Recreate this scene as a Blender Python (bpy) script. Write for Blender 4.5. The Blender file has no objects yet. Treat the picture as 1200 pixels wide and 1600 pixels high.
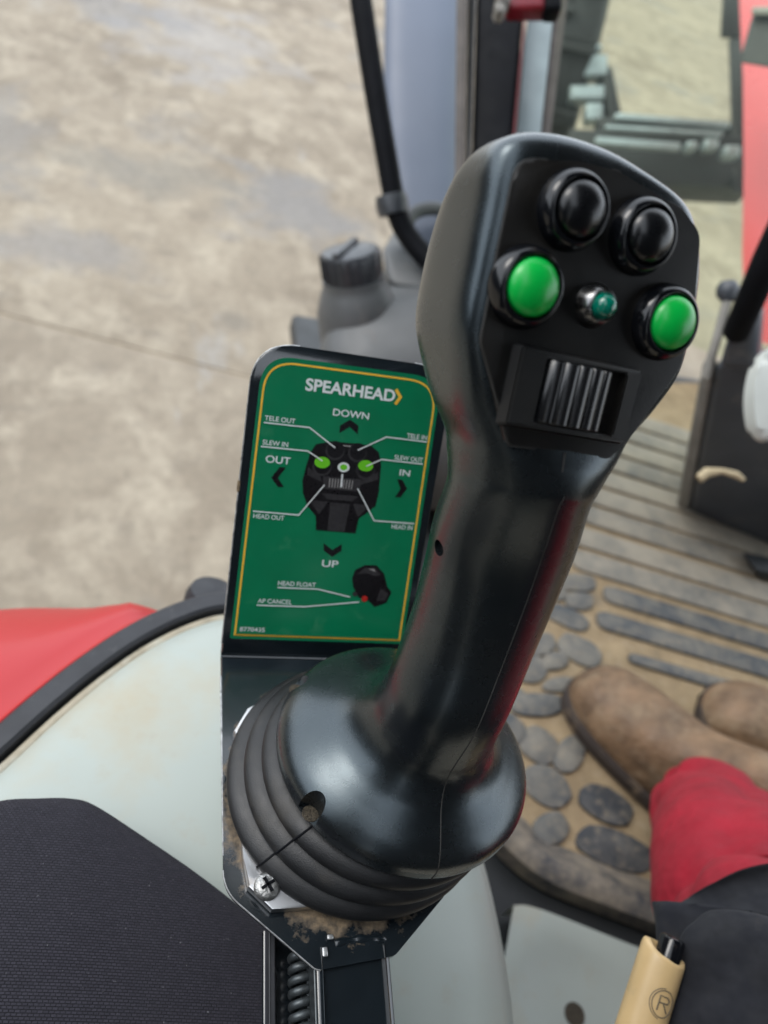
import bpy, bmesh, math, random
import numpy as np
from mathutils import Vector, Matrix
random.seed(7)
sc = bpy.context.scene
COL = sc.collection
V = lambda *a: np.array(a, float)
def nrm(v):
    v = np.asarray(v, float); return v / np.linalg.norm(v)

# ------------------------------------------------------------------ camera
# world frame: z up, the bracket plate is level at z = 0, y points away over the bracket, ground at GZ, cab floor at FZ
RB = np.array([[0.95144007, -0.14805771, 0.26989016], [-0.08154555, 0.72419678, 0.68475496], [-0.29683684, -0.67351165, 0.67695639]])
CAM = V(-0.04353477, -0.22479979, 0.33935881)
GZ, FZ = -1.55, -0.45
cd = bpy.data.cameras.new('camera'); cam = bpy.data.objects.new('camera', cd); COL.objects.link(cam)
cam.matrix_world = Matrix.Translation(CAM) @ Matrix(RB.T.tolist()).to_4x4()
cd.sensor_fit = 'VERTICAL'; cd.sensor_height = 36; cd.sensor_width = 36; cd.lens = 36 * 1204 / 1600
cd.clip_start = 0.01; cd.clip_end = 600
cd.dof.use_dof = True; cd.dof.focus_distance = 0.300; cd.dof.aperture_fstop = 8.0
sc.camera = cam
# ------------------------------------------------------------------ world, sun, exposure
SUN_EL, SUN_AZ = 52, -75          # azimuth measured from +y towards +x
w = bpy.data.worlds.new('World'); sc.world = w; w.use_nodes = True
nt = w.node_tree; bg = nt.nodes['Background']
sky = nt.nodes.new('ShaderNodeTexSky'); sky.sky_type = 'NISHITA'; sky.sun_disc = False
sky.sun_elevation = math.radians(SUN_EL); sky.sun_rotation = math.radians(SUN_AZ)
sky.air_density = 1.0; sky.dust_density = 1.5; sky.ozone_density = 1.0
hs = nt.nodes.new('ShaderNodeHueSaturation'); hs.inputs['Saturation'].default_value = 0.42
nt.links.new(sky.outputs[0], hs.inputs['Color']); ov = nt.nodes.new('ShaderNodeMix'); ov.data_type = 'RGBA'; ov.inputs[0].default_value = .62       # thin even cloud over the clear sky
ov.inputs[7].default_value = (6.0, 6.45, 6.9, 1); nt.links.new(hs.outputs[0], ov.inputs[6]); nt.links.new(ov.outputs[2], bg.inputs[0])
bg.inputs[1].default_value = 0.15
sl = bpy.data.lights.new('sun', 'SUN'); sun = bpy.data.objects.new('sun', sl); COL.objects.link(sun)
sl.energy = 0.5; sl.angle = math.radians(25); sl.color = (1, .96, .9)
el, az = math.radians(SUN_EL), math.radians(SUN_AZ)
sun.rotation_euler = Vector((-math.sin(az) * math.cos(el), -math.cos(az) * math.cos(el), -math.sin(el))).to_track_quat('-Z', 'Y').to_euler()
vs = sc.view_settings; vs.view_transform = 'Standard'; vs.look = 'None'; vs.gamma = 1; vs.exposure = 1.3
sc.cycles.max_bounces = 8; sc.cycles.transparent_max_bounces = 12; sc.cycles.use_denoising = True

# ------------------------------------------------------------------ materials
def N(t, ty, **kw):
    n = t.nodes.new(ty)
    for k, v in kw.items():
        if k in n.inputs: n.inputs[k].default_value = v
        else: setattr(n, k, v)
    return n
def ramp(t, src, a, b, c0=(0, 0, 0, 1), c1=(1, 1, 1, 1)):
    r = t.nodes.new('ShaderNodeValToRGB'); e = r.color_ramp.elements
    e[0].position, e[0].color = a, c0; e[1].position, e[1].color = b, c1
    t.links.new(src, r.inputs[0]); return r.outputs[0]
def mixc(t, fac, a, b, mode='MIX'):
    m = t.nodes.new('ShaderNodeMix'); m.data_type = 'RGBA'; m.blend_type = mode
    for sock, val in ((m.inputs[0], fac), (m.inputs[6], a), (m.inputs[7], b)):
        if hasattr(val, 'is_linked'): t.links.new(val, sock)
        else: sock.default_value = val if not isinstance(val, (tuple, list)) else tuple(val[:3]) + (1,)
    return m.outputs[2]
def noise(t, scale, detail=3, rough=.55, stretch=None, co='Object', dist=0.0):
    tc = t.nodes.new('ShaderNodeTexCoord'); n = N(t, 'ShaderNodeTexNoise', Scale=scale, Detail=detail, Roughness=rough, Distortion=dist)
    if stretch:
        m = t.nodes.new('ShaderNodeMapping'); m.inputs['Scale'].default_value = stretch[:3]
        if len(stretch) > 3: m.inputs['Rotation'].default_value = (0, 0, stretch[3])
        t.links.new(tc.outputs[co], m.inputs[0]); t.links.new(m.outputs[0], n.inputs['Vector'])
    else: t.links.new(tc.outputs[co], n.inputs['Vector'])
    return n.outputs[0]
def pmat(name, col, rough=.5, metal=0.0, var=.12, vscale=25, bump=0.0, bscale=900, bdist=.0003, dust=None, coat=0.0, spec=.5, rvar=.12, sheen=0, tint=None):
    """principled material: mottled colour, roughness variation, fine bump, optional dust layers (colour, amount 0-1, scale)"""
    m = bpy.data.materials.new(name); m.use_nodes = True; t = m.node_tree; p = t.nodes['Principled BSDF']
    if metal < .5: col = [x * (.74 if max(col) > .06 else .55) for x in col]
    c = mixc(t, ramp(t, noise(t, vscale, 4), .3, .7), [x * (1 - var) for x in col], [min(1, x * (1 + var)) for x in col])
    rr = N(t, 'ShaderNodeMapRange'); t.links.new(noise(t, vscale * 2.3, 3), rr.inputs[0])
    rr.inputs[1].default_value, rr.inputs[2].default_value = .3, .7
    rr.inputs[3].default_value, rr.inputs[4].default_value = max(.03, rough - rvar * rough), min(1, rough + rvar * rough)
    rsock = rr.outputs[0]
    for d in (dust or []):
        soft = len(d) > 4
        f = ramp(t, noise(t, d[2], 2 if soft else 5, .5 if soft else .65), .30 if soft else .62 - d[1] * .4, .85 if soft else .82 - d[1] * .25, c1=(d[3] if len(d) > 3 else .9,) * 3 + (1,))
        c = mixc(t, f, c, [x * .74 for x in d[0]])
        mr = N(t, 'ShaderNodeMix'); mr.data_type = 'FLOAT'; t.links.new(f, mr.inputs[0]); t.links.new(rsock, mr.inputs[2]); mr.inputs[3].default_value = .9
        rsock = mr.outputs[0]
    t.links.new(c, p.inputs['Base Color']); t.links.new(rsock, p.inputs['Roughness'])
    p.inputs['Metallic'].default_value = metal; p.inputs['Coat Weight'].default_value = coat; p.inputs['Coat Roughness'].default_value = .2 if rough < .5 and name == 'grip_plastic' else .12
    p.inputs['Specular IOR Level'].default_value = spec
    p.inputs['Sheen Weight'].default_value = sheen * .1
    if tint: p.inputs['Specular Tint'].default_value = tint + (1,)
    if bump:
        b = N(t, 'ShaderNodeBump', Strength=bump, Distance=bdist); t.links.new(noise(t, bscale, 2), b.inputs['Height']); t.links.new(b.outputs[0], p.inputs['Normal'])
    return m
TAN = (.33, .235, .14); GREYD = (.30, .28, .24)
M = {}
M['grip'] = pmat('grip_plastic', (.0055, .0080, .0105), .25, spec=.8, var=.2, vscale=60, bump=.28, bscale=2400, bdist=.00022, coat=.3, tint=(.72, .90, 1.0), dust=[((.17, .165, .15), .14, 18, .07, 1), ((.4, .36, .3), -.46, 1700, .8)])
M['panel'] = pmat('face_panel_plastic', (.0075, .008, .0085), .36, var=.2, bump=.3, bscale=2200, bdist=.0002, dust=[((.17, .13, .09), .34, 48, .07, 1), ((.4, .36, .3), -.36, 1200, .7)])
M['gloss'] = pmat('bezel_gloss_plastic', (.008, .009, .012), .16, var=.1, dust=[((.2, .16, .12), .0, 90, .3)])
M['roller'] = pmat('roller_gloss_plastic', (.012, .013, .015), .27, var=.1, spec=.7, dust=[((.25, .2, .16), -.1, 150, .3)])
M['green_cap'] = pmat('button_green', (.0, .58, .075), .3, var=.05, bump=.1, bscale=1500, bdist=.0001)
M['black_cap'] = pmat('button_black', (.006, .007, .009), .27, var=.1, bump=.1, bscale=1500, bdist=.0001)
M['chrome'] = pmat('bezel_dark_metal', (.22, .22, .22), .28, metal=1, dust=[(TAN, .1, 300, .5)])
M['silver'] = pmat('flange_silver', (.62, .62, .62), .3, metal=1, var=.1, dust=[(TAN, .15, 90, .8)])
M['zinc'] = pmat('screw_zinc', (.36, .36, .35), .45, metal=1, bump=.7, bscale=700, bdist=.0008, dust=[((.12, .1, .08), .2, 260, .7)])
M['rubber'] = pmat('bellows_rubber', (.013, .014, .016), .45, var=.2, vscale=80, bump=.4, bscale=1800, bdist=.0003, dust=[((.10, .085, .065), .12, 30, .35), ((.36, .3, .22), -.36, 1600, .75)])
M['seam'] = pmat('mould_seam', (.045, .045, .043), .6)
M['dirt'] = pmat('packed_dirt', (.20, .145, .085), .95, var=.45, vscale=500, bump=1, bscale=900, bdist=.0012)
M['dirt_dark'] = pmat('dark_dirt', (.075, .06, .04), .95, var=.6, vscale=700, bump=1, bscale=1400, bdist=.0012)
M['paint'] = pmat('bracket_black_paint', (.012, .019, .025), .24, var=.25, vscale=40, coat=1.0, bump=.12, bscale=500, bdist=.0003, dust=[((.5, .47, .42), -.42, 1300, .8)])
def plate_paint():
    m = M['paint'].copy(); m.name = 'bracket_dusty_paint'; t = m.node_tree; p = t.nodes['Principled BSDF']
    tc = t.nodes.new('ShaderNodeTexCoord'); mp = t.nodes.new('ShaderNodeMapping'); mp.vector_type = 'POINT'
    mp.inputs['Location'].default_value = (-.0525 / .052, .0765 / .0575, 0); mp.inputs['Scale'].default_value = (1 / .052, 1 / .0575, 0)
    t.links.new(tc.outputs['Object'], mp.inputs[0]); ln = N(t, 'ShaderNodeVectorMath', operation='LENGTH'); t.links.new(mp.outputs[0], ln.inputs[0])
    ad = N(t, 'ShaderNodeMath', operation='MULTIPLY_ADD'); t.links.new(noise(t, 110, 6, .7), ad.inputs[0]); ad.inputs[1].default_value = -.75; t.links.new(ln.outputs['Value'], ad.inputs[2])
    f = ramp(t, ad.outputs[0], .52, .68, c0=(.85,) * 3 + (1,), c1=(0, 0, 0, 1))      # dirt washed up round the flange
    for nm, val in (('Base Color', mixc(t, ramp(t, noise(t, 700, 4, .7), .3, .7), (.12, .085, .05), (.27, .20, .125))), ('Roughness', .95)):
        src = p.inputs[nm].links[0].from_socket
        if nm == 'Base Color': t.links.new(mixc(t, f, src, val), p.inputs[nm])
        else:
            mr = N(t, 'ShaderNodeMix'); mr.data_type = 'FLOAT'; t.links.new(f, mr.inputs[0]); t.links.new(src, mr.inputs[2]); mr.inputs[3].default_value = val; t.links.new(mr.outputs[0], p.inputs[nm])
    iv = N(t, 'ShaderNodeMath', operation='SUBTRACT'); iv.inputs[0].default_value = 1.0; t.links.new(f, iv.inputs[1]); iv.use_clamp = True; t.links.new(iv.outputs[0], p.inputs['Coat Weight'])
    return m
M['paint_plate'] = plate_paint()
M['chip'] = pmat('bare_steel_edge', (.55, .56, .56), .35, metal=.8, var=.3, vscale=300, dust=[((.03, .03, .035), .3, 160, .9)])
M['spring'] = pmat('spring_steel', (.07, .08, .085), .4, metal=.6, var=.2, vscale=200, dust=[(TAN, -.02, 120, .6)])
M['st_green'] = pmat('label_green', (.0, .195, .080), .33, var=.06, vscale=60, coat=.25, dust=[((.62, .78, .68), -.31, 420, .8), ((.12, .35, .2), .0, 70, .35)])
M['st_yel'] = pmat('label_yellow', (.95, .54, .05), .4, var=.08, vscale=300)
M['st_white'] = pmat('label_white', (.80, .84, .83), .4, var=.04)
M['st_black'] = pmat('label_black', (.010, .008, .010), .3, var=.3, vscale=400)
M['st_grey'] = pmat('label_dark_grey', (.045, .042, .045), .35, var=.3, vscale=500)
M['st_light'] = pmat('label_light_grey', (.30, .29, .28), .35, var=.2, vscale=500)
M['st_lime'] = pmat('label_lime', (.16, .62, .02), .35, var=.05)
M['st_red'] = pmat('label_red', (.45, .02, .015), .35, var=.3, vscale=900)
M['cream'] = pmat('console_paint', (.455, .50, .455), .42, var=.05, vscale=7, dust=[((.52, .43, .28), .24, 9, .65), ((.45, .40, .30), .12, 60, .4), ((.12, .10, .07), -.30, 160, .6)])
M['dust_cream'] = pmat('dust_on_paint', (.50, .44, .33), .9, var=.2, vscale=60, dust=[((.55, .58, .52), .3, 30, .8)])
M['red_paint'] = pmat('fender_red_paint', (.50, .005, .009), .4, var=.05, vscale=6, coat=.1, dust=[((.8, .2, .18), -.1, 30, .3)])
M['seal'] = pmat('seal_rubber', (.035, .037, .045), .55, var=.2, vscale=40, dust=[((.25, .24, .24), .05, 60, .4)])
M['boot'] = pmat('boot_leather', (.20, .122, .066), .62, var=.45, vscale=28, bump=.8, bscale=55, bdist=.004, dust=[((.36, .27, .175), .34, 30, .8), ((.10, .065, .04), .22, 42, .7)])
M['sole'] = pmat('boot_sole', (.05, .035, .028), .7, dust=[(TAN, .2, 40, .6)])
M['red_cloth'] = pmat('red_cotton', (.37, .004, .021), .85, var=.22, vscale=22, bump=.8, bscale=38, bdist=.006, dust=[((.30, .015, .025), .15, 30, .5), ((.5, .12, .12), -.1, 120, .4)])
M['dark_cloth'] = pmat('dark_wool', (.016, .018, .026), .9, var=.35, vscale=30, bump=.9, bscale=45, bdist=.004, dust=[((.10, .085, .065), .16, 26, .5), ((.4, .38, .36), -.38, 700, .7)], sheen=.2)
M['handle'] = pmat('handle_cream_plastic', (.78, .55, .27), .38, var=.08, vscale=40, dust=[((.45, .36, .22), .0, 60, .4)])
M['print'] = pmat('handle_print', (.16, .13, .09), .6)
M['pillar'] = pmat('pillar_black', (.006, .007, .010), .6, var=.2, spec=.12)
M['trim_brown'] = pmat('trim_dusty_brown', (.085, .07, .06), .6, var=.25, vscale=30)
M['trim_grey'] = pmat('trim_dark_grey', (.022, .022, .022), .55, var=.2, vscale=30)
M['darkred'] = pmat('dark_red_paint', (.22, .008, .018), .35, var=.2, vscale=40)
M['shroud'] = pmat('shroud_blue_grey', (.15, .18, .245), .5, var=.06, vscale=5)
M['tank'] = pmat('tank_grey_plastic', (.105, .11, .112), .48, var=.12, vscale=14, dust=[((.3, .25, .2), .12, 16, .5)])
M['tankcap'] = pmat('cap_black_plastic', (.05, .055, .062), .33, var=.2, vscale=60)
M['column'] = pmat('pedestal_grey_plastic', (.075, .085, .10), .42, var=.15, vscale=14, bump=.2, bscale=500, dust=[((.33, .3, .25), .12, 22, .45)])
M['dustgrey'] = pmat('dusty_trim', (.30, .29, .26), .7, var=.15, vscale=30)
M['white'] = pmat('cover_white', (.72, .76, .72), .4, var=.05)
M['steel'] = pmat('steel_pale_blue', (.42, .50, .53), .4, metal=.3, var=.2, vscale=20)
M['iron'] = pmat('iron_dark', (.022, .027, .030), .5, var=.3, vscale=12)
M['tyre'] = pmat('tyre_black', (.03, .033, .036), .7, var=.3, vscale=14)
M['bonnet'] = pmat('bonnet_red_paint', (.70, .03, .045), .3, var=.05, vscale=8, coat=.5)
M['straw'] = pmat('straw', (.55, .45, .28), .7)
M['joint'] = pmat('joint_filler', (.36, .30, .22), .95, var=.2, vscale=9)
M['headliner'] = pmat('headliner_grey', (.05, .052, .055), .9)
M['edge_teal'] = pmat('glass_reflection_band', (.30, .37, .38), .35, var=.12, vscale=25)

# concrete
def ground_at(u, v):
    d = RB.T @ V((u - 600) / 1204, (800 - v) / 1204, -1); return CAM + d * ((GZ - CAM[2]) / d[2])
def stain(t, c, px, size, col, amt):
    """one ragged stain on the yard floor: centre, half-axes in metres, colour"""
    o = ground_at(*px); tc = t.nodes.new('ShaderNodeTexCoord'); mp = t.nodes.new('ShaderNodeMapping')
    mp.inputs['Location'].default_value = (-o[0] / size[0], -o[1] / size[1], 0); mp.inputs['Scale'].default_value = (1 / size[0], 1 / size[1], 0); t.links.new(tc.outputs['Object'], mp.inputs[0])
    ln = N(t, 'ShaderNodeVectorMath', operation='LENGTH'); t.links.new(mp.outputs[0], ln.inputs[0])
    ad = N(t, 'ShaderNodeMath', operation='MULTIPLY_ADD'); t.links.new(noise(t, 2.6, 6, .6), ad.inputs[0]); ad.inputs[1].default_value = 3.2; t.links.new(ln.outputs['Value'], ad.inputs[2])
    hv = N(t, 'ShaderNodeMath', operation='MULTIPLY'); t.links.new(ad.outputs[0], hv.inputs[0]); hv.inputs[1].default_value = .3
    return mixc(t, ramp(t, hv.outputs[0], .62, .80, c0=(amt,) * 3 + (1,), c1=(0, 0, 0, 1)), c, col)
def concrete():
    m = bpy.data.materials.new('yard_concrete'); m.use_nodes = True; t = m.node_tree; p = t.nodes['Principled BSDF']
    c = mixc(t, ramp(t, noise(t, 1.1, 8, .62, dist=.5), .36, .64), (.205, .166, .120), (.335, .283, .212))
    c = mixc(t, ramp(t, noise(t, 4.5, 8, .66, stretch=(1, .6, 1, .5), dist=.4), .46, .66), c, (.40, .345, .262))
    c = mixc(t, ramp(t, noise(t, 7, 6, .6, stretch=(.7, 1, 1, .2)), .56, .70, c1=(.5,) * 3 + (1,)), c, (.185, .155, .12))
    c = mixc(t, ramp(t, noise(t, .8, 7, .62, dist=.3), .57, .64, c1=(.7,) * 3 + (1,)), c, (.225, .212, .195))
    c = mixc(t, ramp(t, noise(t, 1.7, 8, .7, stretch=(1.8, .6, 1, .9)), .62, .70, c1=(.65,) * 3 + (1,)), c, (.345, .33, .305))
    c = stain(t, c, (470, 330), (.42, .50), (.212, .205, .20), .85)
    c = stain(t, c, (320, 60), (.65, .95), (.34, .33, .325), .6)
    c = stain(t, c, (90, 385), (.40, .28), (.215, .208, .205), .6)
    c = stain(t, c, (260, 275), (.55, .28), (.20, .185, .155), .6)
    c = stain(t, c, (190, 20), (.5, .4), (.22, .22, .225), .6)
    c = stain(t, c, (365, 505), (.10, .10), (.15, .135, .115), .6)
    c = mixc(t, ramp(t, noise(t, 16, 5, .6), .62, .74, c1=(.5,) * 3 + (1,)), c, (.14, .118, .09))
    c = mixc(t, ramp(t, noise(t, 20, 7, .72), .36, .62), mixc(t, .74, (.09, .072, .05), c), c)
    c = mixc(t, ramp(t, noise(t, 60, 6, .7), .3, .72), mixc(t, .75, (.09, .075, .055), c), c)
    t.links.new(c, p.inputs['Base Color']); p.inputs['Roughness'].default_value = .8
    b = N(t, 'ShaderNodeBump', Strength=.3, Distance=.004); t.links.new(noise(t, 45, 6, .65), b.inputs['Height']); t.links.new(b.outputs[0], p.inputs['Normal'])
    return m
M['concrete'] = concrete()
def matbase():
    m = bpy.data.materials.new('mat_sandy_rubber'); m.use_nodes = True; t = m.node_tree; p = t.nodes['Principled BSDF']
    c = mixc(t, ramp(t, noise(t, 22, 7, .65), .3, .7), (.20, .145, .083), (.35, .262, .155))
    c = mixc(t, ramp(t, noise(t, 90, 4, .6), .55, .75, c1=(.6,) * 3 + (1,)), c, (.38, .31, .22))
    c = mixc(t, ramp(t, noise(t, 10, 4, .6), .6, .72, c1=(.6,) * 3 + (1,)), c, (.10, .085, .07))
    t.links.new(c, p.inputs['Base Color']); p.inputs['Roughness'].default_value = .95
    b = N(t, 'ShaderNodeBump', Strength=.8, Distance=.003); t.links.new(noise(t, 150, 6, .7), b.inputs['Height']); t.links.new(b.outputs[0], p.inputs['Normal'])
    return m
M['mat'] = matbase()
def padmat(name, clean, dusty, lo, hi):
    m = bpy.data.materials.new(name); m.use_nodes = True; t = m.node_tree; p = t.nodes['Principled BSDF']
    oi = t.nodes.new('ShaderNodeObjectInfo')
    ad = N(t, 'ShaderNodeMath', operation='ADD'); t.links.new(noise(t, 26, 6, .65), ad.inputs[0])
    ml = N(t, 'ShaderNodeMath', operation='MULTIPLY'); t.links.new(oi.outputs['Random'], ml.inputs[0]); ml.inputs[1].default_value = .16
    t.links.new(ml.outputs[0], ad.inputs[1])
    f = ramp(t, ad.outputs[0], lo, hi)
    c = mixc(t, f, clean, dusty)
    c = mixc(t, ramp(t, noise(t, 120, 4, .6), .52, .78, c1=(.55,) * 3 + (1,)), c, (.27, .22, .15))
    t.links.new(c, p.inputs['Base Color']); p.inputs['Roughness'].default_value = .7
    b = N(t, 'ShaderNodeBump', Strength=.4, Distance=.002); t.links.new(noise(t, 200, 4), b.inputs['Height']); t.links.new(b.outputs[0], p.inputs['Normal'])
    return m
M['pad'] = padmat('mat_pad_rubber', (.052, .058, .064), (.18, .165, .135), .42, .82)
M['rib_far'] = padmat('mat_rib_dusty', (.115, .114, .105), (.27, .24, .19), .33, .7)
M['pad_dark'] = padmat('mat_pad_dark', (.03, .033, .038), (.14, .13, .115), .5, .85)
M['lip'] = padmat('mat_lip_rubber', (.045, .045, .048), (.24, .20, .15), .45, .75)
def fabric():
    m = bpy.data.materials.new('seat_woven_fabric'); m.use_nodes = True; t = m.node_tree; p = t.nodes['Principled BSDF']
    tc = t.nodes.new('ShaderNodeTexCoord'); mp = t.nodes.new('ShaderNodeMapping'); mp.inputs['Rotation'].default_value = (0, 0, .12); t.links.new(tc.outputs['Object'], mp.inputs[0])
    br = t.nodes.new('ShaderNodeTexBrick'); br.inputs['Scale'].default_value = 1.0
    br.inputs['Brick Width'].default_value = .0021; br.inputs['Row Height'].default_value = .0012; br.inputs['Mortar Size'].default_value = .00028; br.inputs['Mortar Smooth'].default_value = 1.0
    br.inputs['Color1'].default_value = (.018, .017, .025, 1); br.inputs['Color2'].default_value = (.028, .0265, .037, 1); br.inputs['Mortar'].default_value = (.0045, .004, .0065, 1)
    t.links.new(mp.outputs[0], br.inputs['Vector'])
    c = mixc(t, ramp(t, noise(t, 14, 4), .3, .7), mixc(t, .75, (.02, .019, .024), br.outputs[0]), br.outputs[0])
    c = mixc(t, ramp(t, noise(t, 500, 2, .5), .72, .80, c1=(.25,) * 3 + (1,)), c, (.4, .4, .42))
    t.links.new(c, p.inputs['Base Color']); p.inputs['Roughness'].default_value = .75; p.inputs['Sheen Weight'].default_value = .0; p.inputs['Specular IOR Level'].default_value = .25
    b = N(t, 'ShaderNodeBump', Strength=.6, Distance=.0006, invert=True); t.links.new(br.outputs['Fac'], b.inputs['Height']); t.links.new(b.outputs[0], p.inputs['Normal'])
    return m
M['fabric'] = fabric()
def glassmat():
    m = bpy.data.materials.new('tinted_windscreen_glass'); m.use_nodes = True; t = m.node_tree
    t.nodes.remove(t.nodes['Principled BSDF']); out = t.nodes['Material Output']
    tr = N(t, 'ShaderNodeBsdfTransparent'); tr.inputs[0].default_value = (.93, .96, .88, 1)
    gl = N(t, 'ShaderNodeBsdfGlossy'); gl.inputs['Roughness'].default_value = .03; gl.inputs[0].default_value = (.9, 1, .97, 1)
    df = N(t, 'ShaderNodeBsdfDiffuse'); df.inputs[0].default_value = (.55, .62, .58, 1)      # film of dust on the pane
    fr = N(t, 'ShaderNodeLayerWeight', Blend=.12); mx = N(t, 'ShaderNodeMixShader'); m2 = N(t, 'ShaderNodeMixShader')
    t.links.new(ramp(t, noise(t, 6, 4), .3, .75, c0=(.0,) * 3 + (1,), c1=(.015,) * 3 + (1,)), m2.inputs[0])
    t.links.new(tr.outputs[0], m2.inputs[1]); t.links.new(df.outputs[0], m2.inputs[2])
    t.links.new(ramp(t, fr.outputs[1], .0, 1, c0=(.0,) * 3 + (1,), c1=(.06,) * 3 + (1,)), mx.inputs[0]); t.links.new(m2.outputs[0], mx.inputs[1]); t.links.new(gl.outputs[0], mx.inputs[2]); t.links.new(mx.outputs[0], out.inputs[0])
    return m
M['glass'] = glassmat()
def ledmat():
    m = bpy.data.materials.new('led_green_lens'); m.use_nodes = True; p = m.node_tree.nodes['Principled BSDF']
    p.inputs['Base Color'].default_value = (.0, .20, .13, 1); p.inputs['Roughness'].default_value = .07; p.inputs['Transmission Weight'].default_value = .25; p.inputs['Coat Weight'].default_value = .6
    return m
M['led'] = ledmat()

# ------------------------------------------------------------------ geometry helpers
def mesh_of(name, vs_, fs):
    me = bpy.data.meshes.new(name); me.from_pydata([tuple(map(float, v)) for v in vs_], [], [tuple(map(int, f)) for f in fs]); me.update(); return me
def put(name, me, m, parent=None, smooth=True, angle=40):
    if not isinstance(me, bpy.types.Mesh): me = mesh_of(name, *me)
    bm = bmesh.new(); bm.from_mesh(me); bmesh.ops.recalc_face_normals(bm, faces=bm.faces); bm.to_mesh(me); bm.free()
    me.materials.clear(); me.materials.append(M[m])
    for p in me.polygons: p.use_smooth = smooth
    if smooth and angle < 180: me.set_sharp_from_angle(angle=math.radians(angle))
    o = bpy.data.objects.new(name, me); COL.objects.link(o)
    if parent: adopt(o, parent)
    return o
def world_loc(o):
    v = Vector(o.location)
    while o.parent: o = o.parent; v += Vector(o.location) + 0 * v
    return v
def adopt(o, parent):
    o.parent = parent
    bpy_inv = parent_world(parent).inverted(); o.matrix_parent_inverse = bpy_inv
def parent_world(o):
    m = Matrix.LocRotScale(o.location, o.rotation_euler, o.scale)
    if o.parent: m = parent_world(o.parent) @ o.matrix_parent_inverse @ m
    return m
def empty(name, loc, label, cat, group=None):
    o = bpy.data.objects.new(name, None); COL.objects.link(o); o.location = tuple(map(float, loc)); o.empty_display_size = .02
    return tag(o, label, cat, group)
def tag(o, label, cat, group=None):
    o['label'] = label; o['category'] = cat
    if group: o['group'] = group
    return o
def merge(*parts):
    vs_, fs = [], []
    for v, f in parts:
        b = len(vs_); vs_ += list(v); fs += [tuple(i + b for i in q) for q in f]
    return vs_, fs
def loft(loops, cap0=True, cap1=True, closed=True):
    n = len(loops[0]); vs_ = [p for l in loops for p in l]; fs = []
    for i in range(len(loops) - 1):
        for j in range(n if closed else n - 1):
            k = (j + 1) % n; fs.append((i * n + j, i * n + k, (i + 1) * n + k, (i + 1) * n + j))
    if cap0: fs.append(tuple(range(n))[::-1])
    if cap1: fs.append(tuple(range((len(loops) - 1) * n, len(loops) * n)))
    return vs_, fs
def frame(z, x=None):
    z = nrm(z); x = V(1, 0, 0) if x is None else np.asarray(x, float)
    if abs(np.dot(nrm(x), z)) > .95: x = V(0, 1, 0)
    x = nrm(x - np.dot(x, z) * z); return x, np.cross(z, x), z
def lathe(prof, o, z, n=40, x=None):
    ex, ey, ez = frame(z, x); o = np.asarray(o, float)
    loops = [[o + ez * h + r * (math.cos(a) * ex + math.sin(a) * ey) for a in np.linspace(0, 2 * math.pi, n, endpoint=False)] for r, h in prof]
    return loft(loops, True, True)
def tube(pts, r, n=12, caps=True):
    pts = [np.asarray(p, float) for p in pts]; loops = []
    t0 = nrm(pts[1] - pts[0]); ex, ey, _ = frame(t0)
    for i, p in enumerate(pts):
        t = nrm(pts[min(i + 1, len(pts) - 1)] - pts[max(i - 1, 0)])
        ex = nrm(ex - np.dot(ex, t) * t); ey = np.cross(t, ex); rr = r[i] if hasattr(r, '__len__') else r
        loops.append([p + rr * (math.cos(a) * ex + math.sin(a) * ey) for a in np.linspace(0, 2 * math.pi, n, endpoint=False)])
    return loft(loops, caps, caps)
def crom(pts, sub=6):
    P = [np.asarray(p, float) for p in pts]; out = []
    for i in range(len(P) - 1):
        a = P[max(i - 1, 0)]; b = P[i]; c = P[i + 1]; d = P[min(i + 2, len(P) - 1)]
        for k in range(sub):
            t = k / sub; out.append(.5 * (2 * b + (c - a) * t + (2 * a - 5 * b + 4 * c - d) * t * t + (3 * b - a - 3 * c + d) * t ** 3))
    out.append(P[-1]); return out
def prism(poly, o, ex, ey, ez, z0, z1, bev=0, seg=2):
    """polygon (2-D) extruded from z0 to z1 along ez; top and bottom edges bevelled"""
    o = np.asarray(o, float); n = len(poly); bm = bmesh.new()
    A = [bm.verts.new(o + ex * p[0] + ey * p[1] + ez * z0) for p in poly]; B = [bm.verts.new(o + ex * p[0] + ey * p[1] + ez * z1) for p in poly]
    bm.faces.new(A[::-1]); bm.faces.new(B)
    for i in range(n): bm.faces.new((A[i], A[(i + 1) % n], B[(i + 1) % n], B[i]))
    if bev:
        top = [e for e in bm.edges if (e.verts[0] in B and e.verts[1] in B) or (e.verts[0] in A and e.verts[1] in A)]
        bmesh.ops.bevel(bm, geom=top, offset=bev, segments=seg, affect='EDGES', profile=.5)
    me = bpy.data.meshes.new('prism'); bm.to_mesh(me); bm.free(); return me
def rbox(c, size, ax=None, bev=.005, seg=3):
    ex, ey, ez = ax if ax is not None else (V(1, 0, 0), V(0, 1, 0), V(0, 0, 1)); c = np.asarray(c, float)
    bm = bmesh.new(); bmesh.ops.create_cube(bm, size=1)
    for v in bm.verts: v.co = Vector(c + ex * float(v.co.x) * size[0] + ey * v.co.y * size[1] + ez * v.co.z * size[2])
    bmesh.ops.bevel(bm, geom=list(bm.edges), offset=bev, segments=seg, affect='EDGES', profile=.5)
    me = bpy.data.meshes.new('box'); bm.to_mesh(me); bm.free(); return me
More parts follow.
